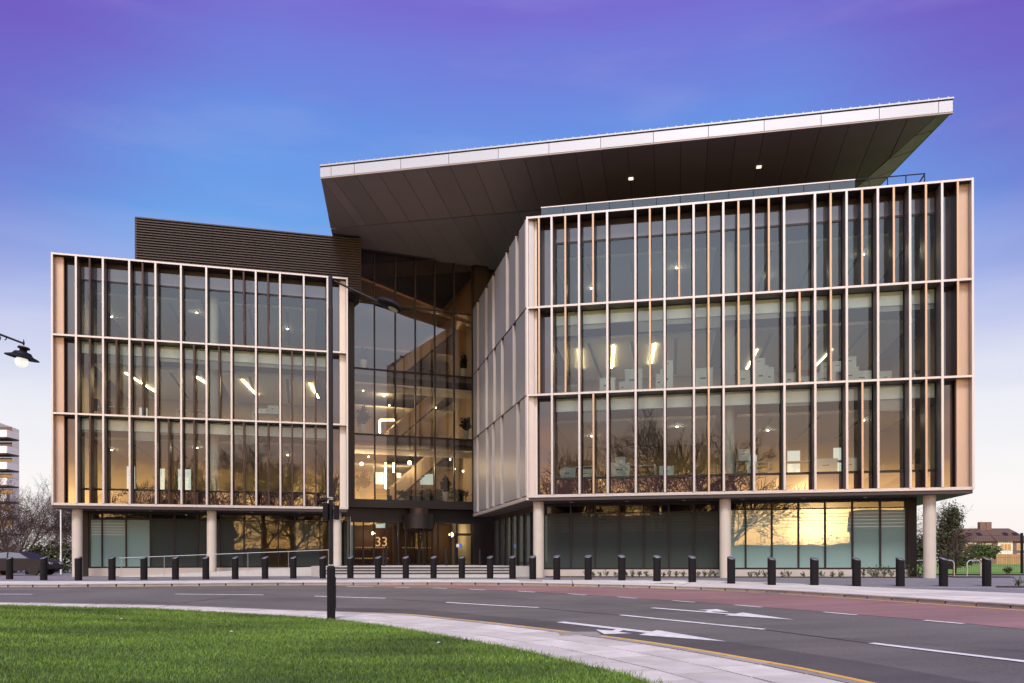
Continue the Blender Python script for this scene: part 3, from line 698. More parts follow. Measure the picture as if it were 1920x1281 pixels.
# ---- ground floor glazing
def gfloor(F, d, stops, z0, mats, name, transom=3.25, stripes=()):
    us = [F.hit(p, d) for p in stops]
    pl = fb(F, us[0]-.05, us[-1]+.05, d-.3, d+.10, -.15, z0-.06).build('plinth', M['plinth'], OB)
    gz = fb(F, us[0]-.1, us[-1]+.1, d-.12, d+.06, 3.60, LV[0]-.242).build(name, M['dark'], OB)
    fb(F, us[0]-.1, us[-1]+.1, d-.08, d+.09, z0-.058, z0+.03).build('sill', M['dark'], gz)
    fb(F, us[0], us[-1], d-.05, d+.045, transom-.025, transom+.025).build('transom', M['dark'], gz)
    for i, u in enumerate(us): fb(F, u-.045, u+.045, d-.08, d+.06, z0+.03, 3.6).build('mullion', M['dark'], gz)
    for i in range(len(us)-1):
        a, c = us[i]+.045, us[i+1]-.045; mt = mats[i % len(mats)]
        MB().quad(F.p(a, d, z0+.03), F.p(c, d, z0+.03), F.p(c, d, transom-.02), F.p(a, d, transom-.02)).build('pane', M[mt], gz)
        MB().quad(F.p(a, d, transom+.02), F.p(c, d, transom+.02), F.p(c, d, 3.6), F.p(a, d, 3.6)).build('pane', M['clear' if mt != 'dark' else 'dark'], gz)
        if i in stripes:
            s = MB()
            for k in range(5): F.box(s, a, c, d+.004, d+.008, transom-.25-.16*k, transom-.225-.16*k)
            s.build('film_stripe', M['blind' if mt == 'frost' else 'slot'], gz)
    return us
usg = gfloor(FL, -2.6, [168.7, 192, 237, 282.5, 327, 370.5, 414, 458, 491, 522, 553, 600, 655], .55, ['frost', 'frost', 'frost', 'frost_d', 'frost_d', 'frost_d', 'frost_d', 'frost_d', 'clear', 'clear', 'frost_d', 'clear'], 'ground_floor_glazing', 3.28, (0, 1))
usr = gfloor(FRt, -2.3, [1020, 1070.7, 1116, 1161, 1207, 1254, 1301, 1348], .47, ['frost_d'], 'ground_floor_glazing', 3.22, range(7))
usq = gfloor(FRt, -2.25, [1352, 1398, 1447, 1497, 1547, 1598, 1650, 1699], .47, ['frost'], 'ground_floor_glazing', 3.30, range(7))
fb(FRt, usq[-1]+.05, FRt.hit(1718, -2.25), -2.75, -2.15, .0, LV[0]-.242).build('corner_post', M['dark'], OB)
fb(FL, usg[0]-.35, usg[0]-.06, -3.0, -2.5, .0, LV[0]-.242).build('corner_post', M['dark'], OB)
# ground floor rooms behind the glazing
for F, d, a, c in ((FL, -2.7, usg[0], usg[-1]), (FRt, -2.6, usr[0]+.2, usq[-1])):
    fb(F, a, c, d-7, d-.2, .2, .5).build('floor_slab', M['carpet'], OB)
    fb(F, a, c, d-7.2, d-7, .2, 3.7).build('back_wall', M['wall_in'], OB)
    for u in (a, c): fb(F, u-.1, u+.1, d-7, d-.15, .2, 3.7).build('partition_wall', M['wall_white'], OB)
# short splayed return below the side wall, with its own glazing
uS = FS.L
gs = fb(FS, 1.0, uS-2.3, -1.35, -1.2, 3.45, LV[0]-.205).build('ground_floor_glazing', M['dark'], OB)
fb(FS, 1.0, uS-2.3, -1.4, -1.1, 0, .5).build('plinth', M['plinth'], gs)
k_ = np.linspace(1.0, uS-2.3, 8)
for i, u in enumerate(k_): fb(FS, u-.06, u+.06, -1.36, -1.16, .5, 3.45).build('mullion', M['dark'], gs)
for a, c in zip(k_, k_[1:]): MB().quad(FS.p(a, -1.25, .5), FS.p(c, -1.25, .5), FS.p(c, -1.25, 3.45), FS.p(a, -1.25, 3.45)).build('pane', M['frost_d'], gs)

# ---- atrium between the wings
am = [664, 703, 742, 779.5, 816, 852, 887]; ua_ = [FA.hit(p) for p in am]
at_ = fb(FA, -.6, ua_[-1]+.5, -.3, .55, 4.28, 4.80).build('atrium_glazing', M['dark'], OB)
TR = [4.80, 9.0, 13.2, 17.45, 20.75]
for i, u in enumerate(ua_): fb(FA, u-.04, u+.04, -.12, .08, 4.8, 20.75).build('mullion', M['dark'], at_)
for z in TR[1:-1]: fb(FA, ua_[0], ua_[-1], -.10, .06, z-.05, z+.05).build('transom', M['dark'], at_)
for i in range(6):
    for z0, z1 in zip(TR, TR[1:]):
        a, c = ua_[i]+.04, ua_[i+1]-.04
        MB().quad(FA.p(a, 0, z0+.05), FA.p(c, 0, z0+.05), FA.p(c, 0, z1-.05), FA.p(a, 0, z1-.05)).build('pane', M['pane_a'], at_)
fb(FA, -.62, ua_[0]-.03, -.3, .3, 4.8, 20.75).build('jamb', M['dark'], at_); fb(FA, ua_[-1]+.03, ua_[-1]+1.0, -.3, .3, 4.8, 20.75).build('jamb', M['dark'], at_)
AW0, AW1, AD = -.5, ua_[-1]+.8, -11.0
fb(FA, AW0, AW1, AD-.2, AD, .3, 20.9).build('back_wall', M['wall_in'], OB)
for u in (AW0, AW1): fb(FA, u-.12, u+.12, AD, -.3, .5, 20.9).build('partition_wall', M['wall_in'], OB)
fb(FA, AW0, AW1, AD, .3, 20.76, 21.0).build('ceiling', M['void'], OB)
for z in (4.78, 8.98, 13.18):
    fb(FA, AW0, AW1, -2.6, -.13, z-.35, z).build('floor_slab', M['wood' if z < 5 else 'carpet'], OB)
    fb(FA, AW0, AW1, AD, -6.6, z-.35, z).build('floor_slab', M['carpet'], OB)
    fb(FA, AW0, ua_[-1]-3.4, -6.6, -2.6, z-.35, z).build('floor_slab', M['carpet'], OB)
    fb(FA, AW0, AW1, AD, -6.4, z+3.05, z+3.15).build('ceiling', M['raft'], OB)
    fb(FA, AW0+.14, AW1-.14, -2.5, -.25, z+3.3, z+3.4).build('ceiling', M['raft'], OB) if z < 13 else None
# warm timber soffit hung below the atrium roof
w = MB(); q0, q1 = .0, ua_[-1]+.2
w.add([FA.p(q0, -.35, 19.2), FA.p(q1, -.35, 16.9), FA.p(q1, -8, 19.6), FA.p(q0, -8, 20.4), FA.p(q0, -.35, 19.35), FA.p(q1, -.35, 17.05), FA.p(q1, -8, 19.75), FA.p(q0, -8, 20.55)],
      [(0,1,2,3),(7,6,5,4),(0,4,5,1),(1,5,6,2),(2,6,7,3),(3,7,4,0)]); w.build('timber_soffit', M['wood'], OB)
# stairs crossing the atrium
for z in (4.78, 8.98, 13.18):
    st_ = MB(); nst = 22
    a, b = ua_[2]+.5, ua_[-1]-.2
    for k in range(nst):
        u = a+(b-a)*k/nst; FA.box(st_, u, u+(b-a)/nst+.05, -5.6, -4.2, z+4.2*k/nst, z+4.2*(k+1)/nst)
    s_ = st_.build('staircase', M['carpet'], OB)
    for d in (-4.15, -5.65):
        sl = MB(); p = [FA.p(a, d, z+.0), FA.p(b, d, z+4.1), FA.p(b, d, z+5.2), FA.p(a, d, z+1.1)]; r_ = [FA.p(a, d-.05, z), FA.p(b, d-.05, z+4.1), FA.p(b, d-.05, z+5.2), FA.p(a, d-.05, z+1.1)]
        sl.hexa([p[0], p[1], r_[1], r_[0], p[3], p[2], r_[2], r_[3]]); sl.build('stair_balustrade', M['wall_in'], s_)

# ---- entrance below the atrium
ez = .58
es = [644, 664, 682, 702, 725, 748, 762, 802, 812, 823, 846, 858, 886]; ue = [FA.hit(p) for p in es]
en = fb(FA, ue[0]-.6, ue[-1]+1.2, -.25, -.1, 3.35, 4.28).build('entrance_screen', M['dark'], OB)
for i, u in enumerate(ue): fb(FA, u-.045, u+.045, -.22, -.10, ez, 3.35).build('mullion', M['dark'], en)
for i in range(len(ue)-1):
    mt = 'frost' if i == 0 else 'clear'
    MB().quad(FA.p(ue[i]+.045, -.16, ez), FA.p(ue[i+1]-.045, -.16, ez), FA.p(ue[i+1]-.045, -.16, 3.35), FA.p(ue[i]+.045, -.16, 3.35)).build('pane', M[mt], en)
# revolving door drum
c = FA.p(FA.hit(782), .55, 0); rd = MB().lathe([(1.0, 2.95), (1.0, 3.9)], c, 32).build('revolving_door', M['dark'], OB)
MB().lathe([(.62, 3.9), (.62, 4.27)], c, 32).build('drum', M['fin_dark'], rd)
for k in range(4):
    a = R(22+90*k); e = Vector((math.cos(a), math.sin(a), 0)); t_ = Vector((-e.y, e.x, 0))*.02; cc = Vector((c[0], c[1], 0))
    f_ = MB()
    P = lambda r_, z, s: tuple(cc+e*r_+t_*s+Vector((0, 0, z)))
    for (r0, r1, z0, z1) in ((.03, .95, ez, ez+.1), (.03, .95, 2.8, 2.94), (.88, .95, ez+.1, 2.8), (.03, .09, ez+.1, 2.8)):
        f_.hexa([P(r0, z0, -1), P(r1, z0, -1), P(r1, z0, 1), P(r0, z0, 1), P(r0, z1, -1), P(r1, z1, -1), P(r1, z1, 1), P(r0, z1, 1)])
    f_.build('door_leaf', M['dark'], rd)
    MB().quad(P(.09, ez+.1, 0), P(.88, ez+.1, 0), P(.88, 2.8, 0), P(.09, 2.8, 0)).build('door_pane', M['clear'], rd)
# timber slat wall, desk and lit ceiling in the lobby
for k in range(26): fb(FA, FA.hit(752), FA.hit(812), -2.4, -2.3, ez+.02+k*.115, ez+.105+k*.115).build('timber_slat', M['woodd'], OB)
fb(FA, AW0, AW1, AD, -.2, .3, ez-.005).build('floor_slab', M['carpet'], OB)
fb(FA, FA.hit(672), FA.hit(735), -5.2, -4.4, ez, ez+1.05).build('reception_desk', M['woodd'], OB)
fb(FA, FA.hit(664), FA.hit(745), -6.6, -1.5, 3.5, 3.55).build('lobby_ceiling', M['wood'], OB)
fb(FA, AW0+.13, AW1-.13, -7.2, -7.0, ez, 4.4).build('lobby_wall', M['woodd'], OB); fb(FA, AW0+.13, AW1-.13, -7.0, -.3, 4.0, 4.1).build('ceiling', M['void'], OB)
# door with notice, right of the drum
dr = fb(FA, FA.hit(853), FA.hit(890), .02, .08, 2.55, 2.72).build('side_door', M['dark'], OB)
for u in (FA.hit(853), FA.hit(888)): fb(FA, u-.05, u+.07, .02, .08, ez, 2.55).build('door_frame', M['dark'], dr)
MB().quad(*[FA.p(FA.hit(856), .05, ez), FA.p(FA.hit(887), .05, ez), FA.p(FA.hit(887), .05, 2.55), FA.p(FA.hit(856), .05, 2.55)]).build('pane', M['clear'], dr)
fb(FA, FA.hit(855), FA.hit(860), .085, .10, 1.78, 2.0).build('notice', M['white'], dr); fb(FA, FA.hit(860), FA.hit(865.5), .085, .10, 1.72, 2.02).build('notice', M['blue'], dr)
# gold house number and the dotted bands on the entrance glass
tx = bpy.data.curves.new('house_number', 'FONT'); tx.body = '33'; tx.size = .86; tx.extrude = .012; tx.align_x = 'CENTER'
to = bpy.data.objects.new('tmp', tx); scene.collection.objects.link(to); bpy.context.view_layer.update()
me = bpy.data.meshes.new_from_object(to.evaluated_get(bpy.context.evaluated_depsgraph_get())); bpy.data.objects.remove(to)
me.materials.clear(); me.materials.append(M['gold']); hn = bpy.data.objects.new('house_number', me); scene.collection.objects.link(hn); hn.parent = OB
pz = Vector(FA.p(FA.hit(715.5), -.05, 1.83))-Vector((0, 45, 0)); hn.location = pz; hn.rotation_euler = (R(90), 0, math.atan2(FA.u.y, FA.u.x))
for z, (a, c) in ((1.72, (664, 728)), (1.02, (664, 728)), (1.72, (756, 808))):
    d_ = MB(); u = FA.hit(a)
    while u < FA.hit(c): FA.box(d_, u, u+.05, -.15, -.145, z, z+.05); u += .115
    d_.build('manifestation_dots', M['gold'], en)

# ---- entrance platform, steps and ramp
PF = [(-8.8, 40.6), (-.6, 40.3), (1.6, 41.5), (-2.6, 54), (-12.5, 51), (-11, 43.8)]
pf = MB().prism(PF, -.1, ez).build('entrance_platform', M['step'], OB)
for k in range(3):
    z = ez-.135*(k+1); y0 = 40.6-.42*k
    st = MB().hexa([(-9.4-.05*k, y0-.42, -.1), (-.05, y0-.74, -.1), (-.05, y0-.3, -.1), (-9.4, y0+.02, -.1), (-9.4-.05*k, y0-.42, z), (-.05, y0-.74, z), (-.05, y0-.3, z), (-9.4, y0+.02, z)]).build('step', M['step'], pf)
    MB().hexa([(-9.4, y0-.012, z+.025), (-.05, y0-.332, z+.025), (-.05, y0-.30, z+.025), (-9.4, y0+.02, z+.025), (-9.4, y0-.012, z+.11), (-.05, y0-.332, z+.11), (-.05, y0-.30, z+.11), (-9.4, y0+.02, z+.11)]).build('riser', M['riser'], pf)
ra, rb = onz(223, 1081, .07), onz(600, 1063.5, .53)
rw = Vector((-.28, .96, 0))*1.5
rmp = MB().hexa([(ra.x, ra.y, -.1), (rb.x, rb.y, -.1), (rb.x+rw.x, rb.y+rw.y, -.1), (ra.x+rw.x, ra.y+rw.y, -.1), (ra.x, ra.y, .07), (rb.x, rb.y, .55), (rb.x+rw.x, rb.y+rw.y, .55), (ra.x+rw.x, ra.y+rw.y, .07)]).build('ramp', M['step'], OB)
rl = MB(); a, b = Vector((ra.x, ra.y, .07+.98)), Vector((rb.x+.7, rb.y, .55+.95)); rl.tube(a, b, .017); rl.build('handrail', M['galv'], rmp)
for t in (.0, .2, .4, .6, .8, 1): q = a.lerp(b, t*.97+.01); MB().tube((q.x, q.y, q.z-1), q, .012, n=6).build('rail_post', M['galv'], rmp)
for k in range(12):
    t0, t1 = k/12, (k+1)/12; q0, q1 = a.lerp(b, t0), a.lerp(b, t1)

# ---- plant screen on the roof
FP = Fr((onz(253, 407, 20.6).x, onz(253, 407, 20.6).y), (-9.2, onz(253, 407, 20.6).y+(-9.2-onz(253, 407, 20.6).x)*FL.u.y/FL.u.x))
ps = fb(FP, .1, FP.L, -6, -.10, 17.36, 20.6).build('plant_screen', M['louvre'], OB)
cuts = [0, .33*FP.L, .66*FP.L, .93*FP.L, FP.L]
for a, c in zip(cuts, cuts[1:]):
    lv = MB(); z = 17.4
    while z < 20.56:
        lv.hexa([FP.p(a+.012, .03, z), FP.p(c-.012, .03, z), FP.p(c-.012, -.09, z), FP.p(a+.012, -.09, z), FP.p(a+.012, .03, z+.045), FP.p(c-.012, .03, z+.045), FP.p(c-.012, -.09, z+.11), FP.p(a+.012, -.09, z+.11)]); z += .15
    o = lv.build('louvre_panel', M['louvre'], ps); o['kind'] = 'stuff'
fb(FP, 0, FP.L, -.2, .02, 20.56, 20.62).build('coping', M['dark'], ps)
fb(FP, -.02, .1, -6, -.02, 17.36, 20.56).build('corner_panel', M['louvre'], ps)

# ---- roof canopy
ZT = 22.0
k0, k1 = onz(600, 309, ZT), onz(1787, 181.5, ZT)
FC = Fr((k0.x, k0.y), (k1.x, k1.y))
BK = -16.0
def soff(d): return 21.32+(20.85-21.32)*min(1, -d/5.2) if d > -5.2 else 20.85+(20.72-20.85)*min(1, (-d-5.2)/8)
def uleft(d): return -d*-.020                       # left edge runs back almost square
def lft(d): return .34*d
def cpoly(d0, d1, e0=.02, e1=.3): return [FC.p(lft(d0)+e0, d0, 0)[:2], FC.p(FC.L-e1, d0, 0)[:2], FC.p(FC.L-e1+d1*.2, d1, 0)[:2], FC.p(lft(d1)+e0, d1, 0)[:2]]
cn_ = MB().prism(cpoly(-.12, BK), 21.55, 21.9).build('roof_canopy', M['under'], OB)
joints = [600, 622.5, 665.8, 709.5, 753, 798, 843, 889.5, 936, 983.5, 1031, 1079.5, 1128, 1177.5, 1227, 1278.5, 1330, 1382, 1434.6, 1488, 1541.5, 1596, 1650.7, 1706, 1762, 1787]
uj = [FC.hit(p) for p in joints]; uj[0] = 0; uj[-1] = FC.L
fj = [uj[0], uj[1]]+[uj[i] for i in range(2, len(uj)-1, 2)]+[uj[-2], uj[-1]]; fj = sorted(set(round(x, 4) for x in fj))
for a, c in zip(fj, fj[1:]): fb(FC, a+.012, c-.012, -.14, 0, 21.33, 21.84).build('fascia_panel', M['fascia'], cn_)
fb(FC, 0, FC.L, -.3, -.03, 21.845, 21.90).build('shadow_gap', M['dark'], cn_)
cap = MB().prism(cpoly(.04, BK, -.02, -.03), 21.905, 21.975)
for u in np.arange(.1, FC.L, .42): FC.box(cap, u, u+.05, -1, .045, 21.975, 22.02)
cap.build('roof_sheet', M['fascia'], cn_)
fb(FC, .0, FC.L, -.16, -.015, 21.26, 21.325).build('drip_edge', M['soffit'], cn_)
def soffit_panel(u0, u1, d0, d1, zs=None, g=.014):
    v = []
    for (u, d) in ((u0+g, d0-g), (u1-g, d0-g), (u1-g, d1+g), (u0+g, d1+g)): v.append((u, d))
    z = zs or [soff(d) for u, d in v]
    mb = MB().hexa([FC.p(u, d, zz) for (u, d), zz in zip(v, z)]+[FC.p(u, d, zz+.05) for (u, d), zz in zip(v, z)])
    return mb.build('soffit_panel', M['soffit'], cn_)
ur_in = lambda d: FC.L-.55+d*.40                       # inner line of the rising right edge
def quadpanel(pts, zs, g=.05, mat='soffit'):
    c = sum((Vector((p[0], p[1], 0)) for p in pts), Vector())/len(pts); q = []
    for p in pts:
        w = Vector((p[0], p[1], 0))-c; w = c+w*(1-g/max(.05, w.length)); q.append((w.x, w.y))
    mb = MB(); n = len(q); lo = [FC.p(u, d, z) for (u, d), z in zip(q, zs)]; hi = [FC.p(u, d, z+.05) for (u, d), z in zip(q, zs)]
    mb.add(lo+hi, [tuple(range(n)), tuple(range(2*n-1, n-1, -1))]+[(i, n+i, n+(i+1) % n, (i+1) % n) for i in range(n)])
    return mb.build('soffit_panel', M[mat], cn_)
D1, D2 = -5.2, -13.5
def halfclip(pts, f):
    out = []
    for i in range(len(pts)):
        p, q = pts[i], pts[(i+1) % len(pts)]; a, b = f(p), f(q)
        if a >= 0: out.append(p)
        if a*b < 0: t = a/(a-b); out.append((p[0]+(q[0]-p[0])*t, p[1]+(q[1]-p[1])*t))
    return out
lines = [-5.2, -3.9, -2.6, -1.3]+uj
for a, c in zip(lines, lines[1:]):
    for db, dbk in ((-.16, D1), (D1, D2)):
        pts = [(a, db), (c, db), (c, dbk), (a, dbk)]
        pts = halfclip(halfclip(pts, lambda p: p[0]-lft(p[1])-.03), lambda p: ur_in(p[1])-p[0])
        if len(pts) < 3: continue
        ar = abs(sum(pts[i][0]*pts[(i+1) % len(pts)][1]-pts[(i+1) % len(pts)][0]*pts[i][1] for i in range(len(pts))))/2
        if ar > .06: quadpanel(pts, [soff(d) for u, d in pts])
# rising edge strips on the right
re = lambda d: FC.L-.02+d*.20
prev = -.16
for d in (-1.6, -3.4, -5.4, -7.8, -10.5):
    pts = [(ur_in(prev), prev), (re(prev), prev), (re(d), d), (ur_in(d), d)]
    quadpanel(pts, [soff(prev), 21.34, 21.34, soff(d)]); prev = d
# closing left side of the canopy
MB().hexa([FC.p(.0, -.14, 21.30), FC.p(.04, -.14, 21.30), FC.p(lft(-14)+.04, -14, 20.7), FC.p(lft(-14), -14, 20.7), FC.p(.0, -.14, 21.9), FC.p(.04, -.14, 21.9), FC.p(lft(-14)+.04, -14, 21.9), FC.p(lft(-14), -14, 21.9)]).build('side_fascia', M['soffit'], cn_)
MB().hexa([FC.p(FC.L-.04, -.14, 21.34), FC.p(FC.L, -.14, 21.34), FC.p(re(-12)+.02, -12, 21.34), FC.p(re(-12)-.02, -12, 21.34), FC.p(FC.L-.04, -.14, 21.9), FC.p(FC.L, -.14, 21.9), FC.p(re(-12)+.02, -12, 21.9), FC.p(re(-12)-.02, -12, 21.9)]).build('side_fascia', M['fascia'], cn_)
for px, py in ((1183, 339), (1423, 317)):
    p = onz(px, py, 20.95); d = (p-FC.P).dot(FC.n); u = (p-FC.P).dot(FC.u)
    fb(FC, u-.12, u+.12, d-.12, d+.12, soff(d)-.02, soff(d)+.03).build('soffit_light', M['sofl'], cn_)
# set-back top storey under the canopy
fb(FRt, 1.0, FRt.L-4, -12, -9.5, 17.36, 20.74).build('penthouse_wall', M['dark'], OB)
fb(FA, ua_[-1]+.06, ua_[-1]+2.6, -.32, -.12, -.1, 20.75).build('corner_wall', M['dark'], OB)
# roof-edge balustrade
u0, u1 = FRt.hit(1016, -1.0), FRt.hit(1605, -1.0)
bal = fb(FRt, u0, u1, -1.03, -.97, 18.16, 18.21).build('balustrade', M['fin'], OB); n_ = 13
for k in range(n_):
    a, c = u0+(u1-u0)*k/n_, u0+(u1-u0)*(k+1)/n_
    fb(FRt, a+.012, c-.012, -1.012, -.99, 17.4, 18.16).build('glass_panel', M['bal'], bal)
u2 = FRt.hit(1736, -1.0)
fb(FRt, u1+.02, u2, -1.02, -.98, 18.16, 18.20).build('handrail', M['black'], bal)
for k in range(4): u = u1+.6+(u2-u1-.62)*k/3; fb(FRt, u-.02, u+.02, -1.02, -.98, 17.36, 18.16).build('rail_post', M['black'], bal)
fb(FRt, u2-.02, u2+.02, -4.5, -1.02, 18.16, 18.20).build('handrail', M['black'], bal)

# ================================================================== lamps and furniture inside
def strip(px, py, qx, qy, z, mat='strip', w=.06, lab=''):
    a, b = onz(px, py, z), onz(qx, qy, z); d = (b-a).normalized(); n = Vector((-d.y, d.x, 0))*w
    body = MB().hexa([tuple(a-n+Vector((0,0,.012))), tuple(b-n+Vector((0,0,.012))), tuple(b+n+Vector((0,0,.012))), tuple(a+n+Vector((0,0,.012))), tuple(a-n+Vector((0,0,.05))), tuple(b-n+Vector((0,0,.05))), tuple(b+n+Vector((0,0,.05))), tuple(a+n+Vector((0,0,.05)))])
    loc = tuple((a+b)/2); e = empty('ceiling_light', loc, label=lab, cat='lamp', group='strip lights on the office ceilings')
    body.build('housing', M['metal'], e); n *= .85
    MB().hexa([tuple(a-n-Vector((0,0,.02))), tuple(b-n-Vector((0,0,.02))), tuple(b+n-Vector((0,0,.02))), tuple(a+n-Vector((0,0,.02))), tuple(a-n+Vector((0,0,.012))), tuple(b-n+Vector((0,0,.012))), tuple(b+n+Vector((0,0,.012))), tuple(a+n+Vector((0,0,.012)))]).build('diffuser', M[mat], e)
zr = RAFT[1]-.06
for i, (a, b, c, d) in enumerate([(236, 700, 292, 735), (369, 707, 400, 728), (454, 712, 482, 742), (581, 719, 597, 746)]):
    strip(a, b, c, d, zr, lab=f'lit strip light on left wing second-floor ceiling, {ORD[i]} from left')
for i, (a, b, c, d) in enumerate([(1087, 655, 1090, 692), (1150, 648, 1147, 690), (1228, 645, 1219, 684)]):
    strip(a, b, c, d, zr, lab=f'lit strip light on right wing second-floor ceiling, {ORD[i]} from left')
for i, (a, b, c, d) in enumerate([(1420, 655, 1400, 692), (1560, 655, 1525, 690)]): strip(a, b, c, d, zr, 'strip_c', lab=f'dim strip light on right wing second-floor ceiling, {ORD[i]} right of column')
def fill_spot(F, px, d, z, lab):  # office spots, partly added so the first and top floors read as lit
    p = F.p(F.hit(px, d), d, z); e = empty('ceiling_spot', p, label=lab, cat='lamp', group='partly added fill spots in the office ceilings')
    MB().lathe([(.055, -.045), (.055, -.02)], p, 12).build('lens', M['spotb'], e); MB().lathe([(.07, -.02), (.07, .0)], p, 12).build('trim', M['metal'], e)
for F, wn, cols in ((FL, 'left', (210, 370, 540)), (FRt, 'right', (1110, 1270, 1440, 1620))):
    for st, fn in ((0, 'first'), (2, 'top')):
        for i, px in enumerate(cols): fill_spot(F, px, -4.6 if i % 2 else -6.8, RAFT[st]-.03, f'small round ceiling spot, partly added fill light, on {wn} wing {fn} floor, {ORD[i]} from left')
# atrium pendants, light columns and planters
def globe(px, py, Y, r_, lab, top, W=130):
    p = at(px, py, Y); e = empty('pendant_lamp', tuple(p), label=lab, cat='lamp', group='bright pendants in the atrium')
    MB().lathe([(.001, -r_), (r_*.7, -r_*.7), (r_, 0), (r_*.7, r_*.7), (.02, r_)], p, 14).build('globe', M['bulb'], e, smooth=True)
    MB().tube((p.x, p.y, p.z+r_), (p.x, p.y, top), .01, n=5).build('cord', M['black'], e)
    l = bpy.data.objects.new('pendant_light', bpy.data.lights.new('pendant_light', 'POINT')); scene.collection.objects.link(l); l.parent = e
    l.location = (0, 0, -r_-.15); l.data.energy = W; l.data.color = (1, .74, .42); l.data.shadow_soft_size = .12
globe(768, 868, 56.5, .14, 'brightest pendant lamp in the atrium, above the revolving door', 8.0)
globe(678, 870, 54.0, .11, 'pendant lamp behind the atrium glass, left near the tall plant', 8.0)
globe(846, 1003, 58, .16, 'golden hanging lamp in the lobby right of the revolving door', 3.6, 5)
globe(700, 1000, 57, .12, 'pendant lamp in the lobby left of the revolving door', 3.4, 4)
globe(720, 742, 57.5, .08, 'pendant lamp high in the atrium, second floor left', 12.0, 90)
globe(810, 640, 58.5, .08, 'pendant lamp near the atrium top right', 16.0, 80)
for i, (x, y, Y) in enumerate([(691, 857, 54.5), (844, 862, 56), (853, 880, 57.5), (730, 761, 55), (773, 738, 56), (817, 765, 57), (868, 742, 58), (681, 733, 53.5), (868, 884, 58)]):
    p = at(x, y, Y); tag(MB().lathe([(.03, -.04), (.045, 0), (.045, .06)], p, 10).build('ceiling_spot', M['spot'], None, tuple(p)), f'tiny round spotlight inside the atrium, {ORD[i]} of the scattered points', 'lamp', 'small spots in the atrium')
for i, (x, y0, y1, Y) in enumerate([(723, 868, 918, 58.5), (738, 868, 886, 58.5), (712, 789, 812, 57.5), (741, 790, 813, 57.5)]):
    a, b = at(x, y0, Y), at(x, y1, Y); tag(MB().box(a.x-.05, a.x+.05, Y-.04, Y+.04, b.z, a.z).build('wall_light', M['strip'], None, (a.x, Y, b.z)), f'vertical glowing light strip inside the atrium, {ORD[i]} from the bottom left', 'lamp', 'vertical light strips in the atrium')
a, b = at(712, 789, 57.5), at(741, 789, 57.5)
tag(MB().box(a.x, b.x, 57.46, 57.54, a.z, a.z+.1).build('wall_light', M['strip'], None, (a.x, 57.5, a.z)), 'horizontal glowing light strip on the atrium second floor', 'lamp', 'light strips in the atrium')
for i, (x0, x1, y0, y1, Y, lb) in enumerate([(703, 719, 886, 908, 59, 'tall lit window panel at back of atrium first floor'), (744, 752, 887, 896, 59, 'small square lit panel at back of atrium'), (788, 812, 889, 909, 57.6, 'pale lit screen behind the atrium stair'), (705, 722, 969, 990, 57, 'green-white lit sign high in the lobby')]):
    a, b = at(x0, y0, Y), at(x1, y1, Y); tag(MB().box(a.x, b.x, Y-.03, Y+.03, b.z, a.z).build('lit_panel', M['screen'], None, (a.x, Y, b.z)), lb, 'panel')
def planter(px, pyb, Y, h, rt, leafr, lab, nleaf=800):
    p = at(px, pyb, Y); e = empty('potted_plant', tuple(p), label=lab, cat='plant', group='potted plants behind the atrium glass')
    MB().lathe([(rt*.62, 0), (rt, h), (rt*.86, h), (rt*.84, h-.06)], p, 18).build('pot', M['pot'], e, smooth=False)
    MB().leaves((p.x, p.y, p.z+h+leafr[2]*.8), leafr, nleaf, .085, int(px)).build('foliage', M['leaf'], e)
    MB().tube((p.x, p.y, p.z+h-.1), (p.x, p.y, p.z+h+leafr[2]), .03, .015, 6).build('stem', M['bark'], e)
def gy(px): u = FA.hit(px, -.75); q = FA.p(u, -.75, 0); return q[1]
def pz_(px, z): Y = gy(px); return HOR-(z-EYE)*FPX/Y+ROLL*(960-px)*0
for px, z, lr, lb in ((681, 13.19, (.3, .3, .5), 'pale tapered pot with spiky plant, third floor left of atrium'), (868, 13.19, (.3, .3, .6), 'pale tapered pot with plant, third floor right of atrium'),
                      (680, 8.99, (.4, .4, .7), 'pale tapered pot with leafy plant, second floor left of atrium'), (873, 8.99, (.35, .35, .6), 'pale tapered pot with plant, second floor right of atrium'),
                      (680, 4.79, (.5, .45, .65), 'pale tapered pot with dense plant, first floor left of atrium'), (836, 4.79, (.35, .4, .65), 'pale tapered pot with plant, first floor right of atrium')):
    planter(px, pz_(px, z), gy(px), .72, .24, lr, lb)
for i, (px, z) in enumerate(((760, 4.79), (800, 4.79), (822, 4.79), (855, 4.79), (868, 4.79))):
    p = FA.p(FA.hit(px, -1.2), -1.2, z); e = empty('indoor_shrub', p, label=f'bushy indoor plant low behind atrium glass, {ORD[i]} from left', cat='plant', group='low plants in the atrium')
    MB().leaves((p[0], p[1], z+.55), (.55, .4, .5), 380, .09, i+50).build('foliage', M['leaf'], e); MB().tube(p, (p[0], p[1], z+.5), .04, .02, 6).build('stem', M['bark'], e)
for i, (a, c) in enumerate(((704, 733), (765, 826))):
    fr = fb(FA, FA.hit(a, -1.9), FA.hit(c, -1.9), -2.2, -1.5, 4.79, 5.25); e = empty('bench_seat', FA.p(FA.hit((a+c)/2, -1.9), -1.9, 4.79), label=('short' if i == 0 else 'long')+' dark teal bench seat behind the atrium glass', cat='seat')
    fr.build('seat', M['rest'], e); fb(FA, FA.hit(a, -1.9), FA.hit(c, -1.9), -2.4, -2.2, 4.79, 5.75).build('backrest', M['wood'], e)
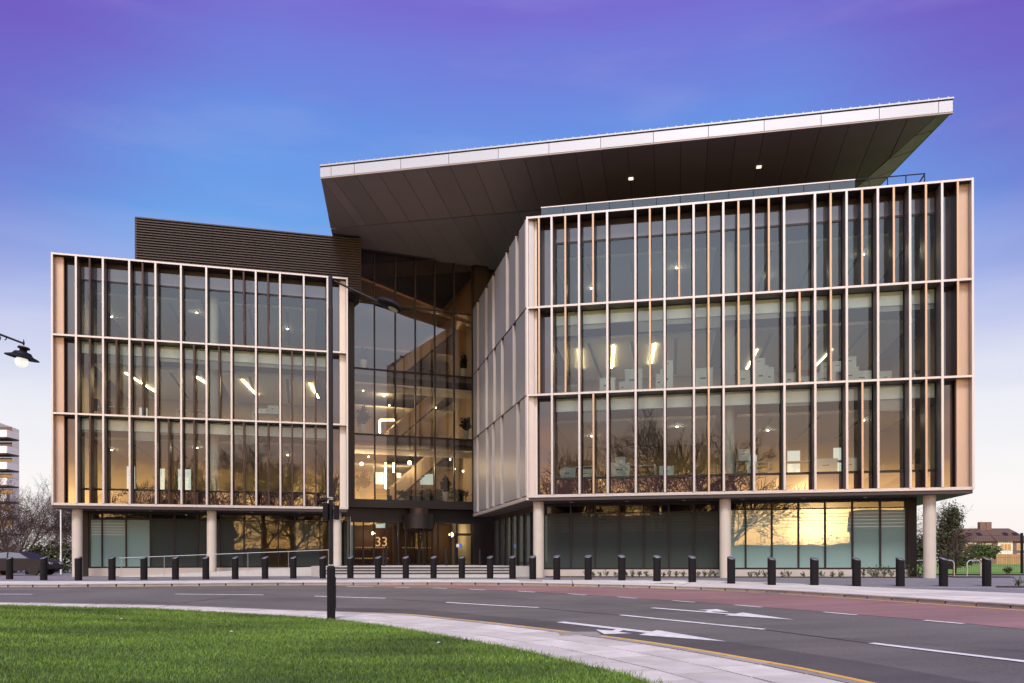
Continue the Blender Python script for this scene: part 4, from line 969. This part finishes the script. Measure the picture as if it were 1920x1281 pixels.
# archive boxes, desks and chairs along the windows
def crate(F, px, d, z, w, h, lab):
    u = F.hit(px, d); loc = F.p(u, d, z); e = empty('archive_box', loc, label=lab, cat='box', group='white archive boxes by the office windows')
    fb(F, u-w/2, u+w/2, d-.2, d+.2, z, z+h-.08).build('carton', M['white'], e)
    fb(F, u-w/2-.015, u+w/2+.015, d-.215, d+.215, z+h-.08, z+h).build('lid', M['white'], e)
    fb(F, u-w*.25, u+w*.1, d+.2, d+.203, z+h*.55, z+h*.62).build('label_print', M['slot'], e)
d0 = -2.0
for i, (px, dz, w, h) in enumerate([(1140, 0, .75, .92), (1169, 0, .35, .7), (1189, 0, .85, 1.3), (1237, 0, .35, 1.0), (1251, 0, .6, 1.25), (1253, 1.25, .5, .4), (1321, 0, .8, 1.2), (1395, 0, .6, 1.0), (1428, 0, .6, 1.2), (1424, 1.2, .5, .35), (1443, 0, .4, 1.1), (1481, 0, .5, .8), (1506, 0, .5, .6), (1545, 0, 1.0, .75), (1551, .75, .6, .45), (1570, .75, .45, .5), (1594, 0, .7, .95), (1594, .95, .5, .5), (1617, 0, .8, .75), (1660, 0, .5, .7)]):
    crate(FRt, px, d0-.02*i, FLOOR[1]+dz+.001*i, w, h, f'white archive box on right wing second floor, {ORD[i]} from left')
for i, (px, dz, w, h) in enumerate([(1066, 0, .75, .62), (1100, 0, .6, .55), (1164, 0, .9, .8), (1164, .8, .5, .3), (1250, 0, .7, .6), (1395, .75, .55, .55), (1410, 0, .5, .7), (1550, 0, .9, .75), (1594, 0, .5, .75)]):
    crate(FRt, px, d0, FLOOR[0]+dz+.001*i, w, h, f'white archive box on right wing first floor, {ORD[i]} from left')
for i, (px, dz, w, h) in enumerate([(505, .75, .3, .3), (513, .75, .6, .5), (492, .75, .4, .3)]):
    crate(FL, px, d0-.6-.1*i, FLOOR[1]+dz, w, h, f'white box on a desk in the left wing, {ORD[i]} of three')
def desk(F, px, d, z, w, lab):
    u = F.hit(px, d); e = empty('office_desk', F.p(u, d, z), label=lab, cat='desk', group='white desks by the office windows')
    fb(F, u-w/2, u+w/2, d-.4, d+.4, z+.71, z+.74).build('desk_top', M['white'], e)
    for s in (-1, 1):
        for t in (-.36, .36): fb(F, u+s*(w/2-.05)-.025, u+s*(w/2-.05)+.025, d+t-.025, d+t+.025, z, z+.71).build('leg', M['white'], e)
for i, (F, px, fl) in enumerate([(FL, 500, 1), (FL, 215, 1), (FL, 360, 1), (FRt, 1060, 1), (FRt, 1090, 0), (FRt, 1200, 0), (FRt, 1410, 0), (FRt, 1500, 0), (FRt, 1560, 0)]):
    desk(F, px, -2.7, FLOOR[fl], 1.6, f'white office desk seen through {"left" if F is FL else "right"} wing windows, {"second" if fl else "first"} floor, {ORD[i]} counted from left')
def chair(F, px, d, z, rz, lab):
    u = F.hit(px, d); p = Vector(F.p(u, d, z)); e = empty('office_chair', tuple(p), label=lab, cat='chair', group='dark office chairs by the windows')
    MB().box(p.x-.24, p.x+.24, p.y-.24, p.y+.24, p.z+.44, p.z+.52).build('seat', M['chair'], e)
    b = MB(); 
    for k in range(6):
        z0 = p.z+.55+.1*k; off = .02*abs(k-2); w = .22-.012*k
        b.box(p.x-w, p.x+w, p.y+.2+off, p.y+.26+off, z0, z0+.1)
    b.build('backrest', M['chair'], e); MB().tube((p.x, p.y, p.z+.1), (p.x, p.y, p.z+.45), .03).build('gas_lift', M['metal'], e)
    for k in range(5): a = k*2*math.pi/5; MB().tube((p.x, p.y, p.z+.1), (p.x+.3*math.cos(a), p.y+.3*math.sin(a), p.z+.04), .02, .015, 6).build('base_arm', M['metal'], e)
    e.rotation_euler = (0, 0, rz)
for i, (F, px, d, fl, rz) in enumerate([(FRt, 1627, -3.0, 1, 1.2), (FRt, 1716, -1.6, 1, 1.6), (FRt, 1657, -1.9, 0, 1.5), (FRt, 1712, -2.0, 0, -1.4), (FRt, 1716, -1.6, 2, 1.5), (FL, 188, -2.2, 1, 1.0), (FL, 205, -2.6, 1, .4)]):
    chair(F, px, d, FLOOR[fl], rz, f'dark high-backed office chair behind {"right" if F is FRt else "left"} wing glass on {["first", "second", "third"][fl]} floor near column of pixels {ORD[i]}'.replace(' near column of pixels ', ', ')+' of the seen chairs')

# ================================================================== street furniture
BOL = [(18, 1086), (82, 1087.5), (147, 1088), (210, 1087.5), (270, 1087), (329, 1086.5), (386, 1086), (441, 1085.5), (497, 1085), (550, 1084.5), (605, 1084.3), (657, 1084), (709, 1084), (761, 1084), (813, 1084), (866, 1084), (919, 1084.3),
       (961, 1085), (999, 1086), (1044, 1087), (1103, 1088), (1166, 1089), (1232, 1090.5), (1298, 1092), (1371, 1095), (1447, 1097.5), (1527, 1098.5), (1606, 1099), (1688, 1099), (1769, 1099), (1850, 1099)]
def slanted_post(r_, h, drop, n=24):
    m = MB(); lo = [(r_*math.cos(2*math.pi*i/n), r_*math.sin(2*math.pi*i/n), -.05) for i in range(n)]
    hi = [(x, y, h+drop*y/r_/2) for x, y, z in lo]
    m.add(lo+hi, [(i, (i+1) % n, n+(i+1) % n, n+i) for i in range(n)]+[tuple(range(n, 2*n))]); return m
b0 = empty('bollard', (0, 0, 0)); slanted_post(.150, .97, .11).build('post', M['black'], b0)
m = MB(); n = 24
m.add([(.148*math.cos(2*math.pi*i/n), .148*math.sin(2*math.pi*i/n), .974+.055*math.sin(2*math.pi*i/n)) for i in range(n)]+[(.135*math.cos(2*math.pi*i/n), .135*math.sin(2*math.pi*i/n), .992+.05*math.sin(2*math.pi*i/n)) for i in range(n)],
      [(i, (i+1) % n, n+(i+1) % n, n+i) for i in range(n)]+[tuple(range(n, 2*n))]); m.build('cap', M['bollcap'], b0)
for i, (px, py) in enumerate(BOL):
    p = ongr(px, py, Gz); t = (px-960)/960; rz_ = R(-38+8*(t+1)) if t < .15 else R(10+28*t)
    o = b0 if i == 0 else copy_tree(b0, p, rz_)
    o.location = p; o.rotation_euler = (0, 0, rz_)
    tag(o, f'black sloped-top bollard at pavement edge, {ORD[i]} from the left end of the row', 'bollard', 'row of bollards along the pavement')
for i, (px, py, lb) in enumerate(((52, 1077, 'black bollard behind the parked car, nearer the traffic cone'), (110, 1071, 'black bollard beside the thin white pole'))):
    p = ongr(px, py, Gz); o = copy_tree(b0, p, -.5); tag(o, lb, 'bollard', 'bollards beside the left wing')
for i, px in enumerate((719, 837, 900)):
    p = FA.p(FA.hit(px, 5), 5, ez); e = tag(MB().lathe([(.07, 0), (.07, .95), (.02, .98)], p, 12).build('slim_bollard', M['pole'], None, p), f'slim grey post on the entrance platform, {ORD[i]} from left', 'bollard', 'slim posts by the entrance')

# tall street lamp on the lawn edge
lp_ = ongr(621, 1162, lambda x, y: Zl(x)-.03); e = empty('street_lamp', tuple(lp_), label='tall dark street lamp standing at the lawn edge in front of the building', cat='street lamp')
Yl = lp_.y; X0, B0 = lp_.x, lp_.z
P = lambda px, py: at(px, py, Yl)
zt = P(621, 519).z; zs = P(621, 1061).z
MB().lathe([(.092, B0-.05), (.092, zs-.06), (.085, zs-.03), (.055, zs)], (X0, Yl, 0), 20).build('base_section', M['black'], e, smooth=False)
MB().box(X0+.05, X0+.096, Yl-.06, Yl+.06, zs-.95, zs-.25).build('access_door', M['black'], e)
MB().lathe([(.052, zs-.02), (.052, zt-.7), (.047, zt-.68), (.047, zt), (.01, zt+.03)], (X0, Yl, 0), 18).build('pole', M['pole'], e, smooth=False)
MB().lathe([(.056, zs), (.056, zs+.03)], (X0, Yl, 0), 18).build('collar', M['metal'], e)
a, b = P(627, 527), P(714, 568); MB().tube(a, b, .024, .022, 10).build('arm', M['pole'], e)
# luminaire head: flattened teardrop along the arm
h0, h1 = P(707, 562), P(753, 583); ax = (h1-h0).normalized(); up = Vector((0, -1, 0)).cross(ax).normalized(); up = up if up.z > 0 else -up
up = (up+Vector((0, .42, 0))).normalized(); up = (up-ax*up.dot(ax)).normalized(); sd_ = ax.cross(up)
hd = MB(); Ln = (h1-h0).length; prof = [(0, .04, .04), (.08, .085, .075), (.25, .14, .10), (.5, .17, .11), (.75, .155, .095), (.92, .10, .06), (1, .02, .02)]; nv = 16
for t, w_, h_ in prof:
    for i in range(nv):
        a_ = 2*math.pi*i/nv; s_ = math.sin(a_); v = h0+ax*(Ln*t)+sd_*(w_*math.cos(a_))+up*(h_*s_ if s_ > 0 else h_*.55*s_); hd.v.append(tuple(v))
for k in range(len(prof)-1):
    for i in range(nv): hd.f.append((k*nv+i, k*nv+(i+1) % nv, (k+1)*nv+(i+1) % nv, (k+1)*nv+i))
hd.f += [tuple(range(nv-1, -1, -1)), tuple(range((len(prof)-1)*nv, len(prof)*nv))]
hdo = hd.build('lamp_head', M['black'], e, smooth=True)
ln_ = MB()
for i in range(16):
    a_ = 2*math.pi*i/16; ln_.v.append(tuple(h0+ax*(Ln*(.70+.2*math.cos(a_)))+sd_*(.08*math.sin(a_))-up*.064))
ln_.f.append(tuple(range(16))); ln_.build('lens', M['lens'], hdo)
ph = h0+ax*Ln*.3+up*.07; MB().lathe([(.03, 0), (.03, .03), (.012, .06)], ph, 10).build('photocell', M['conew'], hdo)
# boxes strapped to the pole
for (x0, x1, y0, y1, d) in ((608, 617, 944, 976, -.02), (627, 634, 948, 974, .03)):
    a, b = P(x0, y0), P(x1, y1); MB().box(a.x, b.x, Yl-.12+d, Yl+.1+d, b.z, a.z).build('signal_box', M['black'], e)
for y in (934, 937): z = P(621, y).z; MB().lathe([(.058, z), (.058, z+.018)], (X0, Yl, 0), 16).build('strap', M['metal'], e)
c = P(603, 935); MB().tube((X0, Yl, c.z), (c.x, Yl-.05, c.z-.02), .02).tube((c.x+.14, Yl-.05, c.z-.02), (c.x-.05, Yl-.1, c.z-.05), .045, .05, 10).build('camera_arm', M['black'], e)

# heritage lantern on the left
Yh = 16.2; P = lambda px, py: at(px, py, Yh); q = P(44, 650)
base = (-11.6, Yh, Zl(-11.6)); e = empty('heritage_lamp', base, label='old-fashioned black lantern hanging from a curved arm at the left edge', cat='street lamp')
MB().lathe([(.12, base[2]), (.12, base[2]+.9), (.06, base[2]+1.0), (.045, base[2]+5.2), (.06, base[2]+6.05), (.01, base[2]+6.2)], (base[0], Yh, 0), 14).build('pole', M['black'], e)
MB().tube((base[0], Yh, P(0, 622).z+.42), P(44, 644), .028, .02, 8).build('arm', M['black'], e)
for (cx, cy, r_) in ((-4, 634, 5), (8, 634, 4)):
    pts = [P(cx+r_*math.cos(t), cy-r_*math.sin(t)) for t in np.linspace(-1.4, 2.2, 9)]; MB().path(pts, .010, 6).build('scroll', M['black'], e)
tl = Matrix.Rotation(R(11), 3, 'Y')
MB().lathe([(.012, .0), (.02, .05), (.012, .08), (.004, .13)], P(44.5, 648), 10).build('finial', M['black'], e)
hs = MB().lathe([(.03, .12), (.10, .115), (.115, .09), (.11, .07), (.07, .06), (.07, .02), (.15, .0), (.19, -.055), (.20, -.06), (.31, -.10), (.315, -.115), (.26, -.105), (.12, -.06)], P(43, 661), 24, tl).build('hood', M['black'], e, smooth=False)
c = P(41.5, 674); MB().lathe([(.10, .02), (.125, -.02), (.12, -.08), (.08, -.14), (.03, -.165)], c, 18, tl).build('globe', M['lantern'], hs, smooth=True)

# car, cone, thin pole on the left
cx, cyy = -30.2, 49.0; cz = Gz(cx, cyy); e = empty('parked_car', (cx, cyy, cz), label='dark saloon car behind the bollards at the left edge', cat='car')
prof = [(-2.25, .45), (-2.3, .75), (-2.15, .92), (-1.55, 1.0), (-.95, 1.38), (-.2, 1.46), (.55, 1.40), (1.25, 1.02), (2.0, .90), (2.28, .72), (2.3, .40), (1.9, .28), (-1.9, .28)]
bd = MB(); n = len(prof); secs = [(-.88, .86), (-.80, 1.0), (.80, 1.0), (.88, .86)]
for y, k in secs:
    for x, z in prof: bd.v.append((cx+x*(1 if k == 1 else .985), cyy+(y*(.86 if z > 1.05 else 1)), cz+.28+(z-.28)*(1 if k == 1 else .97)))
for s in range(3):
    for i in range(n): bd.f.append((s*n+i, s*n+(i+1) % n, (s+1)*n+(i+1) % n, (s+1)*n+i))
bd.f += [tuple(range(n-1, -1, -1)), tuple(range(3*n, 4*n))]; bo = bd.build('body', M['carp'], e)
for s in (-1, 1):
    y = cyy+s*.775
    for pts in ([(-1.35, 1.02), (-.9, 1.33), (-.22, 1.40), (-.22, 1.04)], [(-.12, 1.04), (-.12, 1.40), (.5, 1.35), (1.05, 1.03)]):
        f = MB(); o_ = .02*s; lo = [(cx+x, y+o_+(.075*s if z < 1.1 else 0), cz+z) for x, z in pts]; f.add(lo, [(0, 1, 2, 3)]); f.build('side_window', M['spandrel'], e)
    for wx in (-1.4, 1.4):
        wv = MB().tube((cx+wx, cyy+s*.70, cz+.32), (cx+wx, cyy+s*.90, cz+.32), .32, n=20).build('wheel', M['tyre'], e)
        MB().tube((cx+wx, cyy+s*.90, cz+.32), (cx+wx, cyy+s*.91, cz+.32), .2, n=12).build('rim', M['pole'], wv)
    MB().box(cx-2.31, cx-2.2, cyy+s*.55-.15, cyy+s*.55+.15, cz+.72, cz+.86).build('tail_light', M['taill'], e)
    MB().box(cx+2.2, cx+2.31, cyy+s*.55-.16, cyy+s*.55+.16, cz+.66, cz+.78).build('headlight', M['lens'], e)
p = ongr(5, 1078, Gz); e = empty('traffic_cone', tuple(p), label='orange and white traffic cone at the far left edge', cat='cone')
MB().lathe([(.14, .04), (.105, .24)], p, 16).lathe([(.065, .46), (.03, .72)], p, 16).build('cone_body', M['cone'], e); MB().box(p.x-.2, p.x+.2, p.y-.2, p.y+.2, p.z, p.z+.04).build('base', M['cone'], e)
MB().lathe([(.106, .24), (.066, .46)], p, 16).build('reflective_band', M['conew'], e)
p = ongr(114, 1063, Gz); Yp = 52; q = at(114, 953, Yp); e = empty('thin_pole', (q.x, Yp, .05), label='thin pale pole left of the building beside the hedge', cat='pole')
MB().tube((q.x, Yp, .05), (q.x, Yp, 1.3), .06, n=10).build('base_section', M['conew'], e); MB().tube((q.x, Yp, 1.3), (q.x, Yp, q.z), .045, n=8).build('shaft', M['conew'], e)

# ================================================================== plants and trees
def grow(tr, tw, p, d, ln, r_, lev, mx, g, up=.12, spread=.55, rmin=.006):
    k = 4 if lev < 2 else 3; seg = ln/k
    for i in range(k):
        d = (d+Vector(g.normal(0, .13 if lev else .05, 3))+Vector((0, 0, up*.35))).normalized(); q = p+d*seg; r2 = r_*(.86 if i < k-1 else .8)
        (tr if lev < 2 else tw).tube(p, q, r_, r2, 6 if lev < 1 else 4 if lev < 3 else 3, False); p, r_ = q, r2
        if lev < mx and (i > 0 or lev > 0):
            for _ in range(2 if lev in (1, 2) and g.random() < .45 else 1):
                a = Vector(g.normal(0, 1, 3)); a = (a-d*a.dot(d)).normalized(); nd = (d*(1-spread*.45)+a*spread*g.uniform(.7, 1.35)).normalized()
                grow(tr, tw, p, nd, ln*g.uniform(.55, .78), max(rmin, r_*g.uniform(.45, .65)), lev+1, mx, g, up, spread, rmin)
    if lev < mx: grow(tr, tw, p, d, ln*.7, r_, lev+1, mx, g, up, spread, rmin)
def bare_tree(loc, h, seed, lab, mx=4, trunk=.3, spread=.6, group=None, name='bare_tree', stems=1, rmin=.006):
    g = np.random.default_rng(seed); tr, tw = MB(), MB(); e = empty(name, loc, label=lab, cat='tree', group=group)
    for s in range(stems):
        d = Vector((g.normal(0, .45), g.normal(0, .3), 1)).normalized() if stems > 1 else Vector((0, 0, 1))
        grow(tr, tw, Vector(loc)-Vector((0, 0, .1)), d, h*trunk, h*.022 if stems == 1 else h*.012, 0, mx, g, .12, spread, rmin)
    top = max(v[2] for v in tr.v+tw.v)-loc[2]; k = h/top
    for mbx in (tr, tw): mbx.v = [((v[0]-loc[0])*k+loc[0], (v[1]-loc[1])*k+loc[1], (v[2]-loc[2])*k+loc[2]) for v in mbx.v]
    tr.build('trunk', M['bark'], e); tw.build('crown', M['twig'], e); return e
# left background
bare_tree((-37.5, 60, 0), 8.2, 3, 'bare branching tree left of the building, nearest its corner', 5, .26, .7, 'bare trees at left', stems=4)
bare_tree((-43, 64, 0), 7.0, 5, 'bare shrubby tree at far left in front of the apartment block', 5, .26, .7, 'bare trees at left', stems=4)
bare_tree((-33.5, 63, 0), 6.4, 9, 'smaller bare tree just behind the left column', 5, .26, .7, 'bare trees at left', stems=3)
# trees that show as reflections in the lower windows
for i, (x, y, h) in enumerate([(-11.5, -6, 13.5), (-7.5, -9, 12), (-2.6, -7, 17.5), (1.0, -8, 15.5), (4.6, -6, 15), (-14.5, -10, 11.5)]):
    bare_tree((x, y, Zl(x)), h, 20+i, f'bare winter tree mirrored in the building windows, {ORD[i]} of the reflected trees', 5, .24, .66, 'trees mirrored in the glass', rmin=.02)
hg = MB(); hg.leaves((20, -40, 1.7), (40, 1.4, 2.6), 14000, .17, 77); hg.box(-18, 58, -40.5, -39.5, -.6, 3.0); tag(hg.build('far_hedge', M['ever'], None, (-8, -38, -.4)), 'dark hedge mirrored along the horizon in the windows', 'hedge', kind='stuff')
# right background
e = empty('ivy_tree', (36.0, 66, .1), label='dark ivy-covered evergreen tree right of the corner column', cat='tree')
MB().leaves((36.0, 66, 2.0), (1.5, 1.3, 2.4), 4200, .12, 31).leaves((36.2, 66, 4.2), (1.0, 1.0, 1.5), 2200, .11, 32).build('crown', M['ever'], e)
MB().tube((36, 66, 0), (36.2, 66, 4.5), .22, .1, 8).build('trunk', M['bark'], e)
e = empty('evergreen_shrub', (34.0, 67, .1), label='dark evergreen shrub seen left of the corner column', cat='shrub'); MB().leaves((34.0, 67, 1.5), (1.1, 1.1, 1.8), 2200, .12, 33).build('foliage', M['ever'], e)
bare_tree((37.0, 68, .1), 6.3, 41, 'leafless pinkish tree rising behind the ivy tree', 5, .3, .75)
bare_tree((36.4, 74, .1), 6.6, 42, 'bare tree glimpsed between glazing and corner column', 4, .3, .7)
bare_tree((22.2, 40.2, .1), 2.5, 43, 'small bare sapling beside the cycle stands', 3, .38, .6, name='sapling')
e = empty('hedge_block', (45, 80, .1), label='low clipped dark hedge in front of the houses', cat='hedge'); MB().leaves((45, 80, .8), (2.2, 1, .8), 1500, .12, 34).build('foliage', M['ever'], e)
# houses
def house(x0, w, Y, lab, render, hip=2.5):
    z0 = .1; dp = 8; ev, rd_ = 5.0, 7.9; e = empty('terraced_house', (x0+w/2, Y, z0), label=lab, cat='house', group='houses beyond the park')
    MB().box(x0, x0+w, Y, Y+dp, z0-.3, z0+ev).build('wall', M['brick'], e)
    r_ = MB(); o_ = .4
    hipl, hipr = (0 if render == 1 else hip), (hip if render == 1 else 0)
    r_.add([(x0-o_, Y-o_, z0+ev-.1), (x0+w+o_*(render == 1), Y-o_, z0+ev-.1), (x0+w+o_*(render == 1), Y+dp+o_, z0+ev-.1), (x0-o_, Y+dp+o_, z0+ev-.1), (x0+hipl, Y+dp/2, z0+rd_), (x0+w-hipr, Y+dp/2, z0+rd_)], [(0, 1, 5, 4), (1, 2, 5), (2, 3, 4, 5), (3, 0, 4), (3, 2, 1, 0)])
    rf = r_.build('roof', M['roof'], e)
    MB().box(x0+(w-1.4 if render != 1 else .0), x0+(w-.1 if render != 1 else 1.2), Y+dp/2-.5, Y+dp/2+.5, z0+rd_-.6, z0+rd_+1.4).build('chimney', M['brick'], rf)
    for wx in (w*.35, w*.62):
        k = .45; MB().hexa([(x0+wx, Y+1.6, z0+ev+1.0), (x0+wx+1, Y+1.6, z0+ev+1.0), (x0+wx+1, Y+2.3, z0+ev+1.5), (x0+wx, Y+2.3, z0+ev+1.5), (x0+wx, Y+1.5, z0+ev+1.35), (x0+wx+1, Y+1.5, z0+ev+1.35), (x0+wx+1, Y+2.2, z0+ev+1.9), (x0+wx, Y+2.2, z0+ev+1.9)]).build('roof_window', M['bal'], rf)
    for (a, b, lo, hi) in ((.12, .42, 2.9, 4.4), (.12, .42, .8, 2.2), (.58, .88, 2.9, 4.4), (.58, .88, .8, 2.2)):
        f = MB().box(x0+w*a, x0+w*b, Y-.12, Y-.02, z0+lo, z0+hi).build('window', M['render'], e)
        n = 3
        for k in range(n):
            s0 = x0+w*(a+(b-a)*(k+.08)/n); s1 = x0+w*(a+(b-a)*(k+.92)/n); MB().box(s0, s1, Y-.14, Y-.121, z0+lo+.12, z0+hi-.12).build('pane', M['spandrel'], f)
    MB().box(x0+w*(.05 if render == 1 else .08), x0+w*.47, Y-.08, Y-.01, z0+.2, z0+4.8).build('rendered_bay', M['render'], e)
    return e
Yh = 175
house(at(1797, 1040, Yh).x, 8.2, Yh, 'brick house with white rendered bay, left of the pair beyond the park', 0)
house(at(1797, 1040, Yh).x+8.2, 7.8, Yh, 'brick house with hipped roof and white windows, right of the pair', 1)
fx = at(1868, 1040, 150).x; e = empty('timber_fence', (fx, 150, .1), label='brown timber board fence in front of the right house', cat='fence')
for k in range(40): MB().box(fx+k*.3, fx+k*.3+.285, 150, 150.04, .1, 2.0+random.uniform(-.02, .02)).build('board', M['fencew'], e)
bx_ = at(1882, 1030, 146); e = empty('round_bush', (bx_.x, 146, .1), label='rounded green bush above the timber fence', cat='bush'); MB().leaves((bx_.x, 152.5, 2.6), (4.2, 1.5, 1.5), 1600, .3, 35).build('foliage', M['hedge'], e)
for i in range(4): house(-34+8.4*i, 8.4, -48, f'terraced house mirrored dark in the ground-floor glass, {ORD[i]} of four', i % 2, 0)
for i in range(2): house(16.5+8.4*i, 8.4, -48, f'terraced house mirrored in the right-hand ground-floor panes, {ORD[i]} of two', i % 2, 0)
for i in range(5): house(42+8.4*i, 8.4, -44, f'unseen terraced house added to darken the entrance glass, {ORD[i]} of five', i % 2, 0)  # unseen row added to keep the golden sky out of the entrance reflection
# wire fence, cycle stands, beds
f0, f1 = at(1791, 1040, 44.5), at(1916, 1040, 44.5); f2 = at(2045, 1040, 44.5)
e = empty('mesh_fence', (f0.x, 44.5, .1), label='black wire mesh fence between forecourt and park lawn', cat='fence')
for x in (f0.x, f1.x, f2.x): MB().box(x-.05, x+.05, 44.45, 44.55, -.02, 2.35).build('post', M['black'], e)
for xa, xb in ((f0.x, f1.x), (f1.x, f2.x)):
    w = MB()
    for x in np.arange(xa+.1, xb-.05, .1): w.box(x-.003, x+.003, 44.497, 44.503, .12, 2.2)
    for z in np.arange(.15, 2.25, .41): w.box(xa+.06, xb-.06, 44.49, 44.51, z-.005, z+.005)
    w.build('wire_panel', M['black'], e)['kind'] = 'stuff'
for i, px in enumerate((1728, 1776, 1826)):
    Y = 38.6; q = at(px, 1080, Y); z = .05; r_ = .24; lb = ['partly hidden by the column', 'between column and bollard', 'standing clear of the column'][i]
    e = empty('cycle_stand', (q.x, Y, z), label=f'steel hoop cycle stand {lb}', cat='cycle stand', group='cycle stands right of the building')
    pts = [(q.x-.33, Y, z), (q.x-.33, Y, z+.58)]+[(q.x-.33+.18-.18*math.cos(t), Y, z+.58+.2*math.sin(t)) for t in np.linspace(.2, math.pi/2, 6)]
    pts += [(q.x+.33-.18+.18*math.cos(t), Y, z+.58+.2*math.sin(t)) for t in np.linspace(math.pi/2, .2, 6)]+[(q.x+.33, Y, z+.58), (q.x+.33, Y, z)]
    MB().path(pts, .027, 8).build('hoop', M['metal'], e)
    for s in (-1, 1): MB().lathe([(.06, 0), (.06, .012)], (q.x+s*.33, Y, z), 10).build('base_plate', M['metal'], e)
def bed(poly, z, name):
    o = MB().prism(poly, z-.1, z+.03).build(name, M['soil']); return tag(o, kind='structure')
ua0, ub0 = FRt.hit(960, -1.5), FRt.hit(1760, -1.5)
bed([FRt.p(a, b, 0)[:2] for a, b in ((FRt.hit(1022, -1.1), -1.2), (FRt.hit(1735, -1.2), -1.2), (FRt.hit(1718, -2.1), -2.12), (FRt.hit(1022, -2.1), -2.12))], .05, 'planting_bed')
bed([(20.2, 36.2), (22.6, 36.0), (23.2, 37.5), (20.6, 37.8)], .05, 'planting_bed'); bed([(25, 41.8), (40, 42.0), (40, 43.2), (24, 43.2)], .05, 'planting_bed')
p = ongr(1915, 1101, Gz); bed([(p.x-1.0, p.y-.3), (p.x+1.5, p.y-.6), (p.x+2, p.y+.6), (p.x-.5, p.y+.6)], Gz(p.x, p.y), 'planting_bed')
def small_plant(x, y, z, h, seed, lab, group, woody=False):
    g = np.random.default_rng(seed); e = empty('bed_shrub', (x, y, z), label=lab, cat='shrub', group=group); st, lf = MB(), MB()
    for k in range(6 if not woody else 9):
        d = Vector((g.normal(0, .4), g.normal(0, .4), 1)).normalized(); t = Vector((x, y, z))+d*h*g.uniform(.6, 1); st.tube((x, y, z), t, .008, .004, 4, False)
        for j in range(9):
            c = Vector((x, y, z)).lerp(t, g.uniform(.3, 1.05))+Vector(g.normal(0, .03, 3)); a = Vector(g.normal(0, 1, 3)).normalized(); b = a.cross(d).normalized(); s = .05*g.uniform(.7, 1.5)
            lf.add([c-a*s, c+b*s*.4, c+a*s, c-b*s*.4], [(0, 1, 2, 3)])
    st.build('stem', M['bark'], e); lf.build('foliage', M['shrub'], e)
spots = [1100, 1113, 1125, 1137, 1154, 1174, 1186, 1198, 1213, 1244, 1256, 1268, 1281, 1309, 1320, 1331, 1341, 1404, 1420, 1436, 1466, 1480, 1508, 1524, 1542, 1560, 1576, 1620, 1634, 1645, 1658, 1670, 1706, 1722]
for i, px in enumerate(spots):
    q = FRt.p(FRt.hit(px, -1.65), -1.65+.2*math.sin(i*2.3), .06); h = .26+.12*random.random() if px < 1600 else .5+.2*random.random()
    small_plant(q[0], q[1], .06, h, 100+i, f'{"low young" if px < 1600 else "taller wispy"} shrub in the bed below the glazing, {ORD[i]} from left', 'young shrubs in the planting bed', px > 1600)
for i, (x, y) in enumerate(((26.3, 42.5), (27.7, 42.6), (29.6, 42.5), (30.6, 42.6))):
    e = empty('box_shrub', (x, y, .08), label=f'small dark clipped shrub in front of the mesh fence, {ORD[i]} from left', cat='shrub', group='clipped shrubs by the fence'); MB().leaves((x, y, .32), (.32, .3, .28), 260, .06, 300+i).build('foliage', M['shrub'], e)
small_plant(p.x-.1, p.y, Gz(p.x, p.y)+.03, .4, 400, 'single young plant in the small bed at right edge', None)

# left background: hedge, boundary fence, apartment block
e = empty('boundary_hedge', (-32, 58, 0), label='dark ivy hedge behind the car at left', cat='hedge'); MB().leaves((-33.5, 58, 1.1), (3.4, .6, 1.35), 2600, .14, 61).build('foliage', M['ever'], e)
e = empty('garden_hedge', (-45, 66, 0), label='brownish hedge below the apartment block at left', cat='hedge'); MB().leaves((-46, 66, 1.3), (10, 1.0, 1.6), 3600, .16, 62).build('foliage', M['twig'], e)
Ya = 150; xr = at(36, 900, Ya).x; tp = at(0, 770, Ya).z
e = empty('apartment_block', (xr-8, Ya, 0), label='grey apartment block with stacked white balconies at the left edge', cat='building')
tz = at(34, 806, Ya).z
w = MB(); w.add([(xr-30, Ya-14, 0), (xr-6, Ya-14, 0), (xr, Ya, 0), (xr-24, Ya+6, 0), (xr-30, Ya-14, tz+4), (xr-6, Ya-14, tz+3), (xr, Ya, tz), (xr-24, Ya+6, tz)], [(3,2,1,0),(4,5,6,7),(0,1,5,4),(1,2,6,5),(2,3,7,6),(3,0,4,7)]); w.build('wall', M['apart'], e)
for k in range(7):
    zb = at(20, 828+29*k, Ya-12).z; xb = at(20, 800, Ya-16).x
    if zb < 1: break
    bc = MB().box(xb-5, xb+.1, Ya-17.2, Ya-13.9, zb-.25, zb).build('balcony', M['under'], e)
    MB().box(xb-5, xb+.05, Ya-17.2, Ya-17.1, zb, zb+1.15).build('balcony_panel', M['balc'], bc); MB().box(xb-.0, xb+.1, Ya-17.1, Ya-14, zb, zb+1.15).build('balcony_panel', M['balc'], bc)
    MB().box(xb-4.2, xb-1.0, Ya-14.06, Ya-14.0, zb+.1, zb+2.2).build('window', M['spandrel'], e)

# tidy the helper property
for o in bpy.data.objects:
    if '_w' in o: del o['_w']
